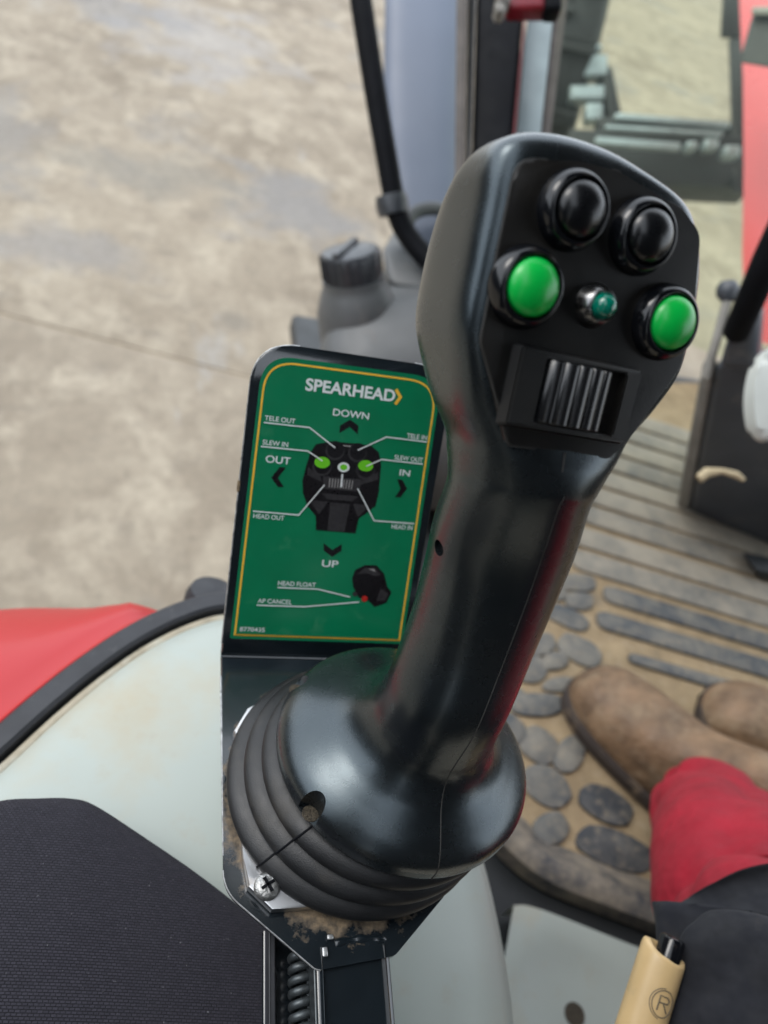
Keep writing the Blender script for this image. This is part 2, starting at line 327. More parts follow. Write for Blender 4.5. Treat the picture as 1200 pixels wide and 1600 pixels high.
def hexa(b, t, bev=.004, seg=3):
    """eight-cornered block from a bottom and a top quad"""
    bm = bmesh.new(); A = [bm.verts.new(p) for p in b]; B = [bm.verts.new(p) for p in t]
    bm.faces.new(A[::-1]); bm.faces.new(B)
    for i in range(4): bm.faces.new((A[i], A[(i + 1) % 4], B[(i + 1) % 4], B[i]))
    bmesh.ops.bevel(bm, geom=list(bm.edges), offset=bev, segments=seg, affect='EDGES', profile=.5)
    me = bpy.data.meshes.new('hexa'); bm.to_mesh(me); bm.free(); return me
def round_poly(poly, r, seg=6):
    out = []; n = len(poly)
    for i in range(n):
        p = V(*poly[i]); a = V(*poly[i - 1]) - p; b = V(*poly[(i + 1) % n]) - p; rr = r[i] if hasattr(r, '__len__') else r
        if rr <= 0: out.append(tuple(p)); continue
        ua, ub = nrm(a), nrm(b); th = math.acos(max(-1, min(1, float(np.dot(ua, ub))))); d = rr / math.tan(th / 2); d = min(d, .48 * np.linalg.norm(a), .48 * np.linalg.norm(b))
        s, e = p + ua * d, p + ub * d
        for k in range(seg + 1):
            t = k / seg; out.append(tuple((1 - t) ** 2 * s + 2 * t * (1 - t) * p + t * t * e))
    return out
def ray(u, v):
    return RB.T @ V((u - 600) / 1204, (800 - v) / 1204, -1)
def on_z(u, v, z):
    d = ray(u, v); return CAM + d * ((z - CAM[2]) / d[2])
def at(u, v, depth):
    return CAM + ray(u, v) * depth
CX, CY, CZ = RB[0], RB[1], RB[2]        # a right / up / towards-viewer triad, used to orient a few tilted things
ZU = V(0, 0, 1)

# ================================================================== SETTING
# concrete yard: two cast slabs with an open joint between them, over a dark sub-base that reaches far out
jd = nrm(on_z(370, 585, GZ) - on_z(0, 490, GZ)); jn = np.cross(ZU, jd); j0 = on_z(0, 490, GZ)
def sheet(name, pts, m):
    o = put(name, ([V(*p) for p in pts], [tuple(range(len(pts)))]), m, None, False); o['kind'] = 'structure'; return o
gnd = sheet('yard_ground', [(-250, -250, GZ - .005), (250, -250, GZ - .005), (250, 250, GZ - .005), (-250, 250, GZ - .005)], 'joint')
for s, near in ((1, False), (-1, True)):
    a = j0 - jd * 9 + jn * s * .011; b = j0 + jd * 60 + jn * s * .011; L = jn * s * (150 if s > 0 else 9)
    q = [a, b, b + L, a + L] if s > 0 else [b, a, a + L, b + L]
    bot = [p - ZU * .0045 for p in q]
    o = put('concrete_slab', hexa(bot, q, .0015, 2), 'concrete', gnd, True)

# unseen cab roof (dark headliner) and walls, added for shade and dark reflections
rw = put('added_right_wall', rbox((1.55, .1, -.22), (.05, 1.6, .5), None, .02), 'headliner'); rw['kind'] = 'structure'  # added out of view to darken the right side of the base
roof = put('added_cab_roof', rbox((.72, -.36, .93), (1.50, 1.24, .08), None, .03), 'headliner'); roof['kind'] = 'structure'
rear = put('added_rear_wall', rbox((.55, -.92, .25), (1.75, .05, 1.4), None, .02), 'headliner'); rear['kind'] = 'structure'  # unseen, added so the grip front mirrors something dark

side = put('added_side_wall', rbox((-.42, -.62, .28), (.05, .62, 1.3), None, .02), 'headliner'); side['kind'] = 'structure'  # unseen, added to darken reflections from the left rear
# unseen dark wall added far to the left, only for the plastic to mirror
bw = put('added_dark_wall', rbox((-9.5, -2, GZ + 1.9), (.3, 26, 3.8), None, .02), 'iron'); bw['kind'] = 'structure'
# cab floor under the mat
fl = put('cab_floor', rbox((.95, .42, FZ - .03), (1.5, 1.35, .04), None, .01), 'iron'); fl['kind'] = 'structure'

# ================================================================== FLOOR MAT
E1 = nrm(V(.957, -.29, 0)); E2 = V(.29, .957, 0) / np.linalg.norm([.29, .957])
mt = tag(put('floor_mat', prism(round_poly([tuple(p[:2]) for p in (on_z(735, 1290, FZ), on_z(1010, 1452, FZ), V(1.5, -.22, 0), V(1.72, .62, 0), on_z(1200, 600, FZ), on_z(940, 596, FZ), V(.62, .95, 0), V(.40, .62, 0), V(.33, .25, 0))], .05), V(0, 0, 0), V(1, 0, 0), V(0, 1, 0), ZU, FZ - .006, FZ, .002), 'mat'), 'sandy black rubber floor mat with raised ribs and pebble pads around the boots', 'floor mat')
def rib(a, b, wid, m, h=.006, taper=1.0):
    """flat-topped rubber rib from a to b on the mat"""
    d = nrm(b - a); n = np.cross(ZU, d); L = np.linalg.norm(b - a); w0, w1 = wid * taper / 2, wid / 2
    poly = round_poly([(0, -w0), (L, -w1), (L, w1), (0, w0)], wid * .42, 4)
    o = put('rib', prism(poly, V(a[0], a[1], FZ), d, n, ZU, -.001, h, h * .45, 2), m, mt)
    return o
A0 = on_z(936, 927, FZ)
for k in range(-3, 10):
    base = A0 + E2 * (k * .0555 + (.004 if k > 2 else 0)); m = 'pad' if k < 1 else 'rib_far'
    left = {-3: .13, -2: .03, -1: -.015, 0: .0, 1: -.05, 2: -.09, 3: -.03, 4: -.16}.get(k, -.12 + .02 * (k % 3))
    t0 = left; j = 0; ends = [left, .62 + .08 * (k % 2), 1.1] if k < 1 else [left, .34 + .13 * (k % 3), 1.1]
    for a_, b_ in zip(ends[:-1], ends[1:]):
        rib(base + E1 * (a_ + .005), base + E1 * (b_ - .006), .036 if k < 1 else .047, m, taper=.45 if (k in (-2, -3) and a_ == left) else .9)
PEB = [(901, 912, 46, 21, 5), (904, 941, 34, 22, 10), (885, 966, 58, 22, 25), (846, 1008, 26, 32, 70), (904, 1017, 58, 30, 28), (866, 1034, 22, 32, 80), (826, 1047, 44, 34, 8), (873, 1071, 40, 18, -5),
       (838, 1103, 66, 28, 0), (840, 1165, 52, 38, 40), (889, 1180, 34, 46, 30), (853, 1229, 64, 42, 40), (859, 1296, 40, 42, 60), (800, 1090, 30, 24, 20), (800, 1140, 40, 26, 50), (790, 1230, 46, 30, 45),
       (850, 880, 40, 22, 20), (825, 940, 34, 24, 60), (868, 925, 28, 20, 30)]
PEBD = [(945, 1259, 92, 52, 30), (960, 1328, 128, 56, 22)]
def pebble(u, v, wd, ht, ang, m):
    o = on_z(u, v, FZ); pu = on_z(u + 1, v, FZ) - o; pv = on_z(u, v - 1, FZ) - o; a = math.radians(-ang); pts = []
    for k in range(18):
        t = 2 * math.pi * k / 18; rr = 1 + random.uniform(-.05, .05); sx = abs(math.cos(t)) ** .8 * math.copysign(1, math.cos(t)); sy = abs(math.sin(t)) ** .8 * math.copysign(1, math.sin(t))
        x, y = sx * wd / 2 * rr, sy * ht / 2 * rr; x2, y2 = x * math.cos(a) - y * math.sin(a), x * math.sin(a) + y * math.cos(a)
        q = pu * x2 + pv * y2; pts.append((q[0], q[1]))
    put('pad', prism(pts, V(o[0], o[1], FZ), V(1, 0, 0), V(0, 1, 0), ZU, -.001, random.uniform(.0042, .0056), .0022, 2), m, mt)
for p in PEB: pebble(p[0], p[1], p[2] * 1.3, p[3] * 1.3, p[4], 'pad')
for p in PEBD: pebble(*p, 'pad_dark')
# raised rim of the mat along the console
rim_pts = crom([on_z(u, v, FZ) for u, v in ((700, 1180), (735, 1270), (790, 1340), (850, 1385), (930, 1418), (1020, 1452), (1150, 1500))], 6)
prof = [(-.004, -.002), (-.004, .022), (.004, .028), (.022, .026), (.036, .010), (.052, .001), (.052, -.002)]
loops = []
for i, p in enumerate(rim_pts):
    t = nrm(rim_pts[min(i + 1, len(rim_pts) - 1)] - rim_pts[max(i - 1, 0)]); n = np.cross(ZU, t)
    loops.append([p + n * a + ZU * b for a, b in prof])
put('rim', loft(loops), 'lip', mt, True, 50)

# ================================================================== SIDE CONSOLE, SEAL, FENDER
sealp = [on_z(-160, 1345, -.10), on_z(-60, 1243, -.10), on_z(10, 1180, -.10), on_z(80, 1116, -.10), on_z(150, 1058, -.10), on_z(225, 1006, -.10), on_z(300, 970, -.10), on_z(360, 957, -.10), on_z(440, 965, -.10), on_z(520, 990, -.11)]
sealc = crom(sealp, 5)
def outward(i, c):
    t = nrm(c[min(i + 1, len(c) - 1)] - c[max(i - 1, 0)]); n = np.cross(ZU, t); return nrm(V(n[0], n[1], 0))
# console: a hump that rises from the seal, passes under the bracket and drops to the floor on the driver's side
rows = []
endp = crom([on_z(-330, 1700, -.14), on_z(-120, 1700, -.14), V(.00, -.235, -.12), V(.07, -.235, -.12), V(.125, -.22, -.12), V(.15, -.16, -.12), V(.158, -.09, -.12), V(.155, -.02, -.12), V(.15, .04, -.12), V(.14, .09, -.125)], 5)
for i in range(len(sealc)):
    a = sealc[i]; o = outward(i, sealc); b = endp[i]; row = [a + o * .004 - ZU * .02, a - ZU * .004, a - o * .006 + ZU * .001]
    for k in range(1, 11):
        s = k / 11; p = (a - o * .006) * (1 - s) + b * s; h = -.10 * (1 - s) + b[2] * s + .022 * math.sin(math.pi * s) ** .8; row.append(V(p[0], p[1], h))
    down = nrm(V(b[0] - a[0], b[1] - a[1], 0) * .15 + V(1, -.12, 0))
    for dx, dz in ((0, 0), (.018, -.008), (.032, -.026), (.044, -.055), (.056, -.11), (.068, -.18), (.075, -.26), (.078, -.36)): row.append(V(b[0] + down[0] * dx, b[1] + down[1] * dx, b[2] + dz))
    rows.append(row)
cons = empty('side_console', (.08, -.05, FZ), 'pale grey-green moulded console panel under the bracket, curving down to the floor', 'console panel')
shell = put('panel', loft(rows, False, False, False), 'cream', cons, True, 180)
# black rubber seal along its outer edge
loops = []
for i, p in enumerate(sealc):
    o = outward(i, sealc); loops.append([p + o * a + ZU * b for a, b in ((.001, -.012), (.001, .004), (.003, .006), (.014, .005), (.0165, .002), (.0165, -.012))])
put('dust_line', tube([p - outward(i, sealc) * .0045 - ZU * .0018 for i, p in enumerate(sealc)], .0036, 10), 'dust_cream', cons, True, 180)
seal = tag(put('window_seal', loft(loops), 'seal', None, True, 35), 'dark rubber seal strip between the red fender and the pale console', 'rubber seal')
# red fender outside
loops = []
sil = crom([on_z(-160, 975, -.17), on_z(-60, 960, -.17), on_z(20, 951, -.17), on_z(80, 950, -.17), on_z(140, 951, -.17), on_z(190, 955, -.168), on_z(236, 972, -.165), on_z(300, 1010, -.16), on_z(370, 1010, -.15), on_z(460, 1020, -.14)], 5)
for i, p in enumerate(sealc):
    o = outward(i, sealc); s = sil[i]; q_ = 1 if i < 26 else max(.45, 1 - (i - 26) * .14); a = p + o * .0170 * q_ - ZU * .008; a2 = p + o * .021 * q_ - ZU * (.006 + .012 * (1 - q_)); a3 = p + o * .026 * q_ - ZU * (.010 + .02 * (1 - q_)); row = [a - ZU * .03, a, a2, a3]
    dv = s - a3
    for q in (.15, .35, .55, .75, .9, 1.0): row.append(V(a3[0] + dv[0] * q, a3[1] + dv[1] * q, a3[2] + dv[2] * q ** 2.2))
    dh = nrm(V(dv[0], dv[1], 0))
    for dx, dz in ((.008, -.012), (.014, -.03), (.017, -.06), (.018, -.3)): row.append(V(s[0] + dh[0] * dx, s[1] + dh[1] * dx, s[2] + dz))
    rows.append(row); loops.append(row)
tag(put('rear_fender', loft(loops, False, False, False), 'red_paint', None, True, 60), 'glossy red fender outside the rubber seal at the left edge', 'fender')
# dark hinge knuckle behind the label, over the fender's end
hb = on_z(325, 950, -.16)
tag(put('door_hinge', lathe([(.0, -.08), (.020, -.08), (.020, .01), (.017, .018), (.0, .020)], hb, (.1, .25, 1), 20), 'seal', None), 'dark rounded hinge knuckle showing just left of the green label', 'hinge')

# low pale panel beside the mat with a bolt hole
PZ = FZ + .035
sb = empty('seat_base_panel', tuple(on_z(890, 1540, FZ)), 'pale grey metal seat base panel with round bolt hole at the lower edge', 'metal panel')
corner = [on_z(u, v, PZ) for u, v in ((803, 1413), (850, 1420), (1035, 1492), (1240, 1560))]; far = [on_z(u, v, PZ) for u, v in ((770, 1600), (760, 1760), (1040, 1800), (1250, 1760))]
hc = on_z(905, 1581, PZ); loops = []
edge = crom(corner, 8); edge2 = crom(far, 8)
for a, b in zip(edge, edge2):
    row = [a - ZU * .035, a - ZU * .004, a + (b - a) * .008]
    for k in range(1, 15):
        p = a + (b - a) * k / 14; d = np.linalg.norm((p - hc)[:2]); dz = -.010 / (1 + math.exp((d - .052) / .006)); row.append(p + ZU * dz)
    loops.append(row)
put('panel', loft(loops, False, False, False), 'cream', sb, True, 50)
put('bolt_hole', lathe([(.0100, -.0115), (.0102, -.0092), (.0098, -.0088), (.0088, -.0089), (0.0003, -.0090)], hc, ZU, 24), 'dirt_dark', sb)

# ================================================================== SEAT
st = empty('seat_cushion', (-.05, -.2, -.2), 'black woven fabric seat cushion in the lower left corner', 'seat')
bd = crom([on_z(u, v, -.055) for u, v in ((-200, 1330), (-90, 1270), (0, 1244), (60, 1240), (110, 1240), (150, 1251), (230, 1302), (320, 1364), (410, 1436), (500, 1520), (560, 1640))], 5)
cen = on_z(0, 2500, -.03); loops = []
for p in bd:
    d = cen - p; L = np.linalg.norm(d[:2]); dh = nrm(V(d[0], d[1], 0)); row = [p + ZU * -.14 + dh * .012, p - ZU * .03 + dh * .002, p - ZU * .012, p - ZU * .004 + dh * .001, p + ZU * .0035 + dh * .004, p + ZU * .0075 + dh * .010]
    for s in (.12, .25, .4, .6, .8, 1.0): row.append(p + dh * L * s * .9 + ZU * (.0075 + .016 * math.sin(min(1, s * 1.5) * math.pi / 2)))
    loops.append(row)
put('cushion', loft(loops, False, False, False), 'fabric', st, True, 70)

# ================================================================== MOUNTING BRACKET WITH LABEL
W = .100; BEND = 0.96870858; SX = V(1, 0, 0); SY = V(0, math.cos(BEND), math.sin(BEND)); SN = V(0, -math.sin(BEND), math.cos(BEND))
br = empty('mounting_bracket', (.05, -.07, -.003), 'black painted steel bracket with upright green label plate, under the joystick', 'bracket')
TH = .003
def mm(l): return [(a / 1000, b / 1000) for a, b in l]
plate = round_poly(mm([(0, -1.2), (0.6, -114), (37, -146.5), (70, -144), (99.6, -120), (100, -1.2)]), [0, .018, .006, .006, .011, 0], 6)
put('base_plate', prism(plate, V(0, 0, 0), V(1, 0, 0), V(0, 1, 0), ZU, -TH, 0, .0007), 'paint_plate', br, True, 50)
sign = round_poly(mm([(0, 1.2), (100.5, 1.2), (102.5, 159), (0, 159)]), [0, 0, .021, .022], 10)
put('label_plate', prism(sign, V(0, 0, 0), SX, SY, SN, -TH, 0, .0007), 'paint', br, True, 50)
loops = []
for x in np.linspace(0, W, 12):
    row = []
    for k in range(7):       # folded edge joining the two plates
        a = BEND * k / 6; row.append(V(x, 0, 0) + (V(0, -1.25, 0) * (1 - k / 6) + SY * 1.25 * (k / 6)) / 1000 * (abs(k - 3) / 3) + V(0, 0, .00012))
    for k in range(6, -1, -1):
        a = BEND * k / 6; dn = nrm(V(0, -math.sin(a), math.cos(a))); row.append(row[k] - dn * TH)
    loops.append(row)
put('fold', loft(loops), 'paint', br, True, 60)
# bright worn edges
def edge_line(pts, name='worn_edge', r=.00042): put(name, tube(pts, r, 6), 'chip', br)
edge_line([V(-.0001, -.012, -.0006), V(.0003, -.06, -.0006), V(.0005, -.10, -.0006)])
pl = [V(x, y, -.0006) for x, y in plate[1:14]]
edge_line(pl)
sg_ = [SX * x + SY * y - SN * .0006 for x, y in sign]
edge_line(sg_[2:13]); edge_line(sg_[13:24] + [SX * -.0001 + SY * .08 - SN * .0006, SX * -.0001 + SY * .006 - SN * .0006])
chipc = SX * .0 + SY * .088
put('paint_chip', rbox(chipc - SN * .0012, (.0016, .006, .0026), (SX, SY, SN), .0007), 'dirt', br)
# label: sticker sheet and everything printed on it
def SP(x, y, h): return SX * x / 1000 + SY * y / 1000 + SN * h / 1000
stk = round_poly(mm([(3.7, 9.2), (97.0, 9.2), (96.8, 153.6), (4.6, 153)]), [.001, .001, .016, .016], 10)
lab = put('label', prism(stk, V(0, 0, 0), SX, SY, SN, .0, .00018, 0), 'st_green', br, True, 30)
HZ = .30
def flat(name, poly, m, h=HZ): return put(name, ([SP(x, y, h) for x, y in poly], [tuple(range(len(poly)))]), m, lab, False)
def stroke(name, pts, wd, m, h=HZ):
    vs_, n = [], len(pts); P = [V(*p) for p in pts]
    for i in range(n):
        a = P[i] - P[max(i - 1, 0)]; b = P[min(i + 1, n - 1)] - P[i]; ta = nrm(a) if np.linalg.norm(a) > 0 else nrm(b); tb = nrm(b) if np.linalg.norm(b) > 0 else ta
        t = nrm(ta + tb); k = wd / 2 / max(.5, float(np.dot(t, ta))); q = V(-t[1], t[0]) * k
        vs_ += [SP(*(P[i] + q), h), SP(*(P[i] - q), h)]
    return put(name, (vs_, [(2 * i, 2 * i + 1, 2 * i + 3, 2 * i + 2) for i in range(n - 1)]), m, lab, False)
def text_mesh(s, bold=.0, shear=0):
    c = bpy.data.curves.new('t', 'FONT'); c.body = s; c.offset = bold; c.shear = shear; o = bpy.data.objects.new('t', c); COL.objects.link(o)
    dg = bpy.context.evaluated_depsgraph_get(); me = bpy.data.meshes.new_from_object(o.evaluated_get(dg)); bpy.data.objects.remove(o); return me
def text(name, s, x0, x1, y0, y1, m='st_white', bold=.015, h=HZ):
    me = text_mesh(s, bold); co = [v.co.copy() for v in me.vertices]
    ax, bx = min(c.x for c in co), max(c.x for c in co); ay, by = min(c.y for c in co), max(c.y for c in co)
    for v, c in zip(me.vertices, co): v.co = Vector(SP(x0 + (c.x - ax) / (bx - ax) * (x1 - x0), y0 + (c.y - ay) / (by - ay) * (y1 - y0), h))
    return put(name, me, m, lab, False)
ring = round_poly([(5.9, 11.3), (94.7, 11.3), (94.4, 150.7), (6.6, 150.3)], [0, 0, 15, 15], 10)
stroke('border_line', ring + [ring[0], ring[1]], 1.0, 'st_yel')
text('lettering', 'SPEARHEAD', 26.8, 73.0, 138.4, 144.6, bold=.028)
stroke('logo_chevron', [(72.9, 144.9), (75.8, 141.3), (73.6, 137.4)], 1.6, 'st_yel', .36)
text('lettering', 'DOWN', 42.1, 60.8, 128, 131.5, bold=.012); text('lettering', 'UP', 46.4, 55.1, 50, 53.6, bold=.012)
text('lettering', 'OUT', 11.5, 23.8, 101.2, 104.8, bold=.012); text('lettering', 'IN', 81.2, 86.9, 101.4, 104.6, bold=.012)
for s, x0, x1, y in (('TELE OUT', 8.8, 23.9, 121.7), ('SLEW IN', 9.1, 21.7, 109.8), ('HEAD OUT', 8.6, 24.1, 72.7), ('TELE IN', 82.2, 93.3, 121.2), ('SLEW OUT', 77.3, 92.8, 109.4), ('HEAD IN', 81.1, 92.7, 73.0), ('HEAD FLOAT', 24.9, 44.6, 38.7), ('AP CANCEL', 15.6, 33.2, 28.8), ('8770435', 8.1, 20.9, 13.2)):
    text('lettering', s, x0, x1, y, y + 2.4, bold=.010)
for a in ([(46.7, 119.6), (46.6, 123.5), (51.2, 127), (56, 124.4), (56.2, 120), (51.5, 123.4)], [(21.9, 99.7), (18.8, 99.5), (15.2, 93.9), (19, 89.5), (22, 89.8), (18.5, 94)],
          [(80.3, 99.3), (83.2, 99.2), (86.5, 95), (83.7, 90), (80.5, 89.8), (83, 94.5)], [(45.9, 62.5), (51, 59.2), (55.6, 62.7), (55.7, 59), (51.3, 55.6), (46.4, 58.6)]):
    flat('arrow', a, 'st_black')
# printed picture of the control: head
flat('control_picture', [(41, 69), (62, 68.9), (62.6, 76.9), (65.7, 79.4), (70.8, 84.4), (71.4, 92.3), (70.6, 105.7), (68.5, 112.2), (64.1, 115), (56.2, 115.3), (42.9, 115), (35.5, 112.8), (33.3, 108.4), (32, 101.9), (31, 94.1), (32, 87.6), (35, 81.3), (40.1, 76.2)], 'st_black')
def disc(x, y, r): return [(x + r * math.cos(t), y + r * math.sin(t)) for t in np.linspace(0, 2 * math.pi, 24, endpoint=False)]
for q in ([(33, 101), (40, 96.5), (41, 94), (33, 97)], [(69.6, 102), (62, 97.5), (61, 94.5), (70, 98)], [(41.5, 88.5), (61, 88.4), (58, 85.6), (44.5, 85.6)], [(47, 69.3), (56, 69.2), (57, 84), (46.5, 84)], [(36, 84), (41.5, 77.5), (45.5, 84.5)], [(58.5, 84.5), (62, 77.5), (67.5, 84)]): flat('picture_shade', q, 'st_grey', .36)
for q in ([(42.9, 113.8), (56.5, 114), (56.5, 113.4), (43, 113.2)],): flat('picture_shade', q, 'st_light', .36)
for x, y in ((45.6, 110.6), (57.3, 110.8), (40, 101.9), (62.7, 102.3)): flat('picture_button', disc(x, y, 4.9), 'st_grey', .40); flat('picture_button', disc(x + .2, y + .6, 4.3), 'st_black', .44)
for x, y in ((39.8, 104), (62.5, 104.6)): flat('picture_button', [(a, y + (b - y) * .72) for a, b in disc(x, y, 4.0)], 'st_lime', .50)
flat('picture_lamp', [(a, 102.7 + (b - 102.7) * .8) for a, b in disc(51.1, 102.7, 3.1)], 'st_white', .50); flat('picture_lamp', [(a, 102.7 + (b - 102.7) * .8) for a, b in disc(51.1, 102.7, 1.9)], 'st_lime', .56)
flat('picture_roller', [(41.3, 97.1), (61.4, 97.4), (61.1, 91), (41.6, 90.7)], 'st_grey', .40)
for k in range(9):
    x = 44.8 + k * 1.5; stroke('picture_roller_rib', [(x, 96.4), (x + (k - 4) * -.05, 91.8)], .55, 'st_light', .46)
stroke('picture_roller_rib', [(50.9, 99.2), (51.2, 92.4)], .9, 'st_white', .5)
# leader lines
for L in ([(8.6, 120.6), (31.2, 120.7), (45.4, 112.1)], [(8.4, 108.8), (31.8, 109), (39.8, 104.8)], [(8.1, 76.3), (31.2, 76.2), (42.4, 92.8)], [(93.5, 120.3), (71.3, 120.4), (57.2, 112.1)], [(93, 108.6), (70.4, 108.7), (62.8, 104.4)], [(93.2, 76.6), (71, 76.5), (59.8, 92.6)], [(24.8, 37.6), (46, 37.9), (63.7, 34.5)], [(15.2, 27.7), (39.9, 28), (69, 32)]):
    stroke('leader_line', L, .62, 'st_white', .62)
# printed picture: back of the head
flat('control_picture', [(63.5, 44.7), (64.6, 49.4), (69.5, 52.3), (75.9, 52.5), (80.7, 48.1), (83.5, 41.1), (86.3, 38.3), (84.2, 32.2), (78, 29.5), (74, 32.9), (68.4, 34.4), (64.7, 40.1)], 'st_black')
flat('picture_shade', [(66, 47), (69.7, 50.8), (75.6, 51), (79, 47.5), (76, 46.6), (71, 48)], 'st_grey', .36); flat('picture_shade', [(71.5, 50.3), (74.6, 50.6), (76, 48.9), (74.4, 49.4)], 'st_light', .4); flat('picture_shade', [(78.5, 33), (83.4, 33.4), (84.6, 37.5), (80, 40)], 'st_grey', .36)
flat('picture_button', disc(71.8, 33.9, 1.7), 'st_red', .42); flat('picture_button', disc(66.2, 36.2, 1.3), 'st_grey', .42)
# arm under the plate: flat bar, channel with a coil spring
ad_ = nrm(V(-.022, -1, -.13)); ax_ = nrm(V(1, -.022, 0)); az_ = np.cross(ax_, ad_) * -1
az_ = az_ if az_[2] > 0 else -az_
put('arm', rbox(V(.0525, -.139, -.0165) + ad_ * .10, (.0265, .20, .030), (ax_, ad_, az_), .0025), 'paint', br)
put('weld', tube(crom([V(.0455, -.1375, -.0014), V(.052, -.1365, -.0013), V(.058, -.1365, -.0013), V(.064, -.1370, -.0014), V(.068, -.1382, -.0018)], 5), [.0020 + .0003 * math.sin(i * .9) for i in range(21)], 10), 'paint', br)
put('weld_spatter', rbox(V(.0405, -.1405, .0012), (.0022, .0036, .0010), None, .0005), 'chip', br); put('weld_spatter', rbox(V(.0432, -.1352, .0012), (.0026, .0020, .0010), None, .0005), 'chip', br)
put('channel', rbox(V(.0315, -.125, -.026) + ad_ * .10, (.020, .20, .004), (ax_, ad_, az_), .001), 'paint', br)
put('channel_side', rbox(V(.0222, -.125, -.020) + ad_ * .10, (.0018, .20, .014), (ax_, ad_, az_), .0004), 'seal', br)
put('arm_edge', rbox(V(.0381, -.141, -.0085) + ad_ * .10, (.0026, .20, .014), (ax_, ad_, az_), .0006), 'spring', br)
sp0 = V(.0345, -.135, -.0175); coil = []
for k in range(14 * 18 + 1):
    a = 2 * math.pi * k / 14; coil.append(sp0 + ad_ * (k / 14 * .0043) + .0039 * (math.cos(a) * ax_ + math.sin(a) * az_))
put('coil_spring', tube(coil, .0018, 8), 'spring', br, True, 180)
# ================================================================== JOYSTICK
RW = np.array([[0.99370366, 0.03989788, 0.10469572], [0.06742842, 0.53331546, -0.84322478], [-0.08947872, 0.84497502, 0.52726727]]); TW = V(0.07614633, -0.03685279, 0.24402822)
def HP(x, y, z): return TW + RW @ (V(x, y, z) / 1000)
HX, HU, HN = RW[:, 0], RW[:, 1], RW[:, 2]
js = empty('joystick', (.0615, -.072, 0), 'black joystick grip with green buttons on a ribbed rubber boot', 'joystick')
D0 = V(.0765, -.0715, .0065); AD = nrm(V(.05, .13, 1)); DX = nrm(V(1, 0, -.05)); DF = np.cross(DX, AD)
sec = []          # centre, ex, ef, left, right, front, back, n front, n back
def S(c, ex, ef, l, r, f, b, nf, nb): sec.append(np.concatenate([c, ex, ef, [l, r, f, b, nf, nb]]))
for h, r in ((19, 50), (19.3, 56), (21.5, 58), (24.5, 58.4), (28, 57.8), (31.2, 56.2), (34.4, 53.3), (37.8, 49.0), (41.8, 43.2), (46.4, 37.0), (52, 32.0), (59, 28.4), (68, 26.2)):
    k = max(0, (h - 25) / 43); c = D0 + AD * h / 1000 + V(-.0005, -.0098, 0) * k; S(c, DX, DF, r, r, r, r, 2, 2)
for c, f_, r in ((V(.0798, -.0702, .0905), .1, 25.3), (V(.0832, -.0602, .1125), .25, 25.0), (V(.0842, -.0525, .1370), .35, 25.2), (V(.0830, -.0492, .1560), .55, 25.2)):
    ez = nrm(V(.04, .26, 1) * (1 - f_) + HU * f_); ex = nrm(HX - np.dot(HX, ez) * ez); k = max(0, c[2] - .10) / .056; S(c, ex, np.cross(ex, ez), r + 3.2 * k, r + 1.0 * k, r - 2.2 * k, r, 2, 2)
for y, xc, zc, l, r, f_, b, nf, nb in ((-63, 7.5, -24, 25.8, 24.5, 22.6, 25, 2.0, 2.0), (-57.5, 6.8, -23.2, 26.2, 25, 24.4, 25, 2.05, 2.05), (-51, 5.8, -22.7, 27.2, 26.4, 24.6, 25, 2.4, 2.1), (-45, 5, -22.5, 28.5, 28.2, 23.6, 25, 3.0, 2.2), (-36, 3, -23, 32.5, 33, 23.2, 26, 3.6, 2.4),
                                     (-26, 2, -24, 36, 38.5, 24.4, 27, 5.2, 2.7), (-13, 2, -25, 40.5, 43, 25.6, 27.5, 7, 3.0), (3, 1.5, -25.5, 40.5, 43, 26.2, 27.5, 7.5, 3.0), (18, .5, -24, 39.5, 41.5, 24.8, 26, 7, 2.9),
                                     (29, -1.5, -20, 37.5, 38.5, 20.7, 22, 6, 2.7), (36, -4, -15, 33, 33, 15.6, 17.5, 4.6, 2.5), (40.3, -7, -11, 24, 20, 10.2, 12.5, 3.2, 2.3), (42.6, -9, -9, 13, 11, 5.5, 6.5, 2.5, 2.2), (43.1, -9.5, -8.5, 5, 5, 2.2, 2.5, 2, 2)):
    S(HP(xc, y, zc), HX, HN, l, r, f_, b, nf, nb)
secs = crom(sec, 6)
def sec_pt(s, t, grow=0.0):
    c, ex, ef = s[:3], nrm(s[3:6]), nrm(s[6:9]); l, r, f_, b, nf, nb = s[9:]
    cx, sy = math.cos(t), math.sin(t); n = nf if sy >= 0 else nb
    x = (r if cx >= 0 else l) * math.copysign(abs(cx) ** (2 / n), cx); y = (f_ if sy >= 0 else b) * math.copysign(abs(sy) ** (2 / n), sy)
    q = ex * x + ef * y; return c + q / 1000 * (1 + grow)
loops = [[sec_pt(s, t) for t in np.linspace(0, 2 * math.pi, 112, endpoint=False)] for s in secs]
grip = put('grip', loft(loops), 'grip', js, True, 60)
def cut(obj, me):
    c = bpy.data.objects.new('cutter', me if isinstance(me, bpy.types.Mesh) else mesh_of('cutter', *me)); COL.objects.link(c)
    bm = bmesh.new(); bm.from_mesh(c.data); bmesh.ops.recalc_face_normals(bm, faces=bm.faces); bm.to_mesh(c.data); bm.free()
    md = obj.modifiers.new('b', 'BOOLEAN'); md.object = c; md.operation = 'DIFFERENCE'; md.solver = 'EXACT'
    dg = bpy.context.evaluated_depsgraph_get(); dg.update(); me2 = bpy.data.meshes.new_from_object(obj.evaluated_get(dg)); obj.modifiers.clear(); obj.data = me2; bpy.data.objects.remove(c)
    for p in me2.polygons: p.use_smooth = True
    me2.set_sharp_from_angle(angle=math.radians(38))
def dome_pt(u, v, h):
    d = ray(u, v); o = D0 + AD * h; t = np.dot(o - CAM, AD) / np.dot(d, AD); return CAM + d * t
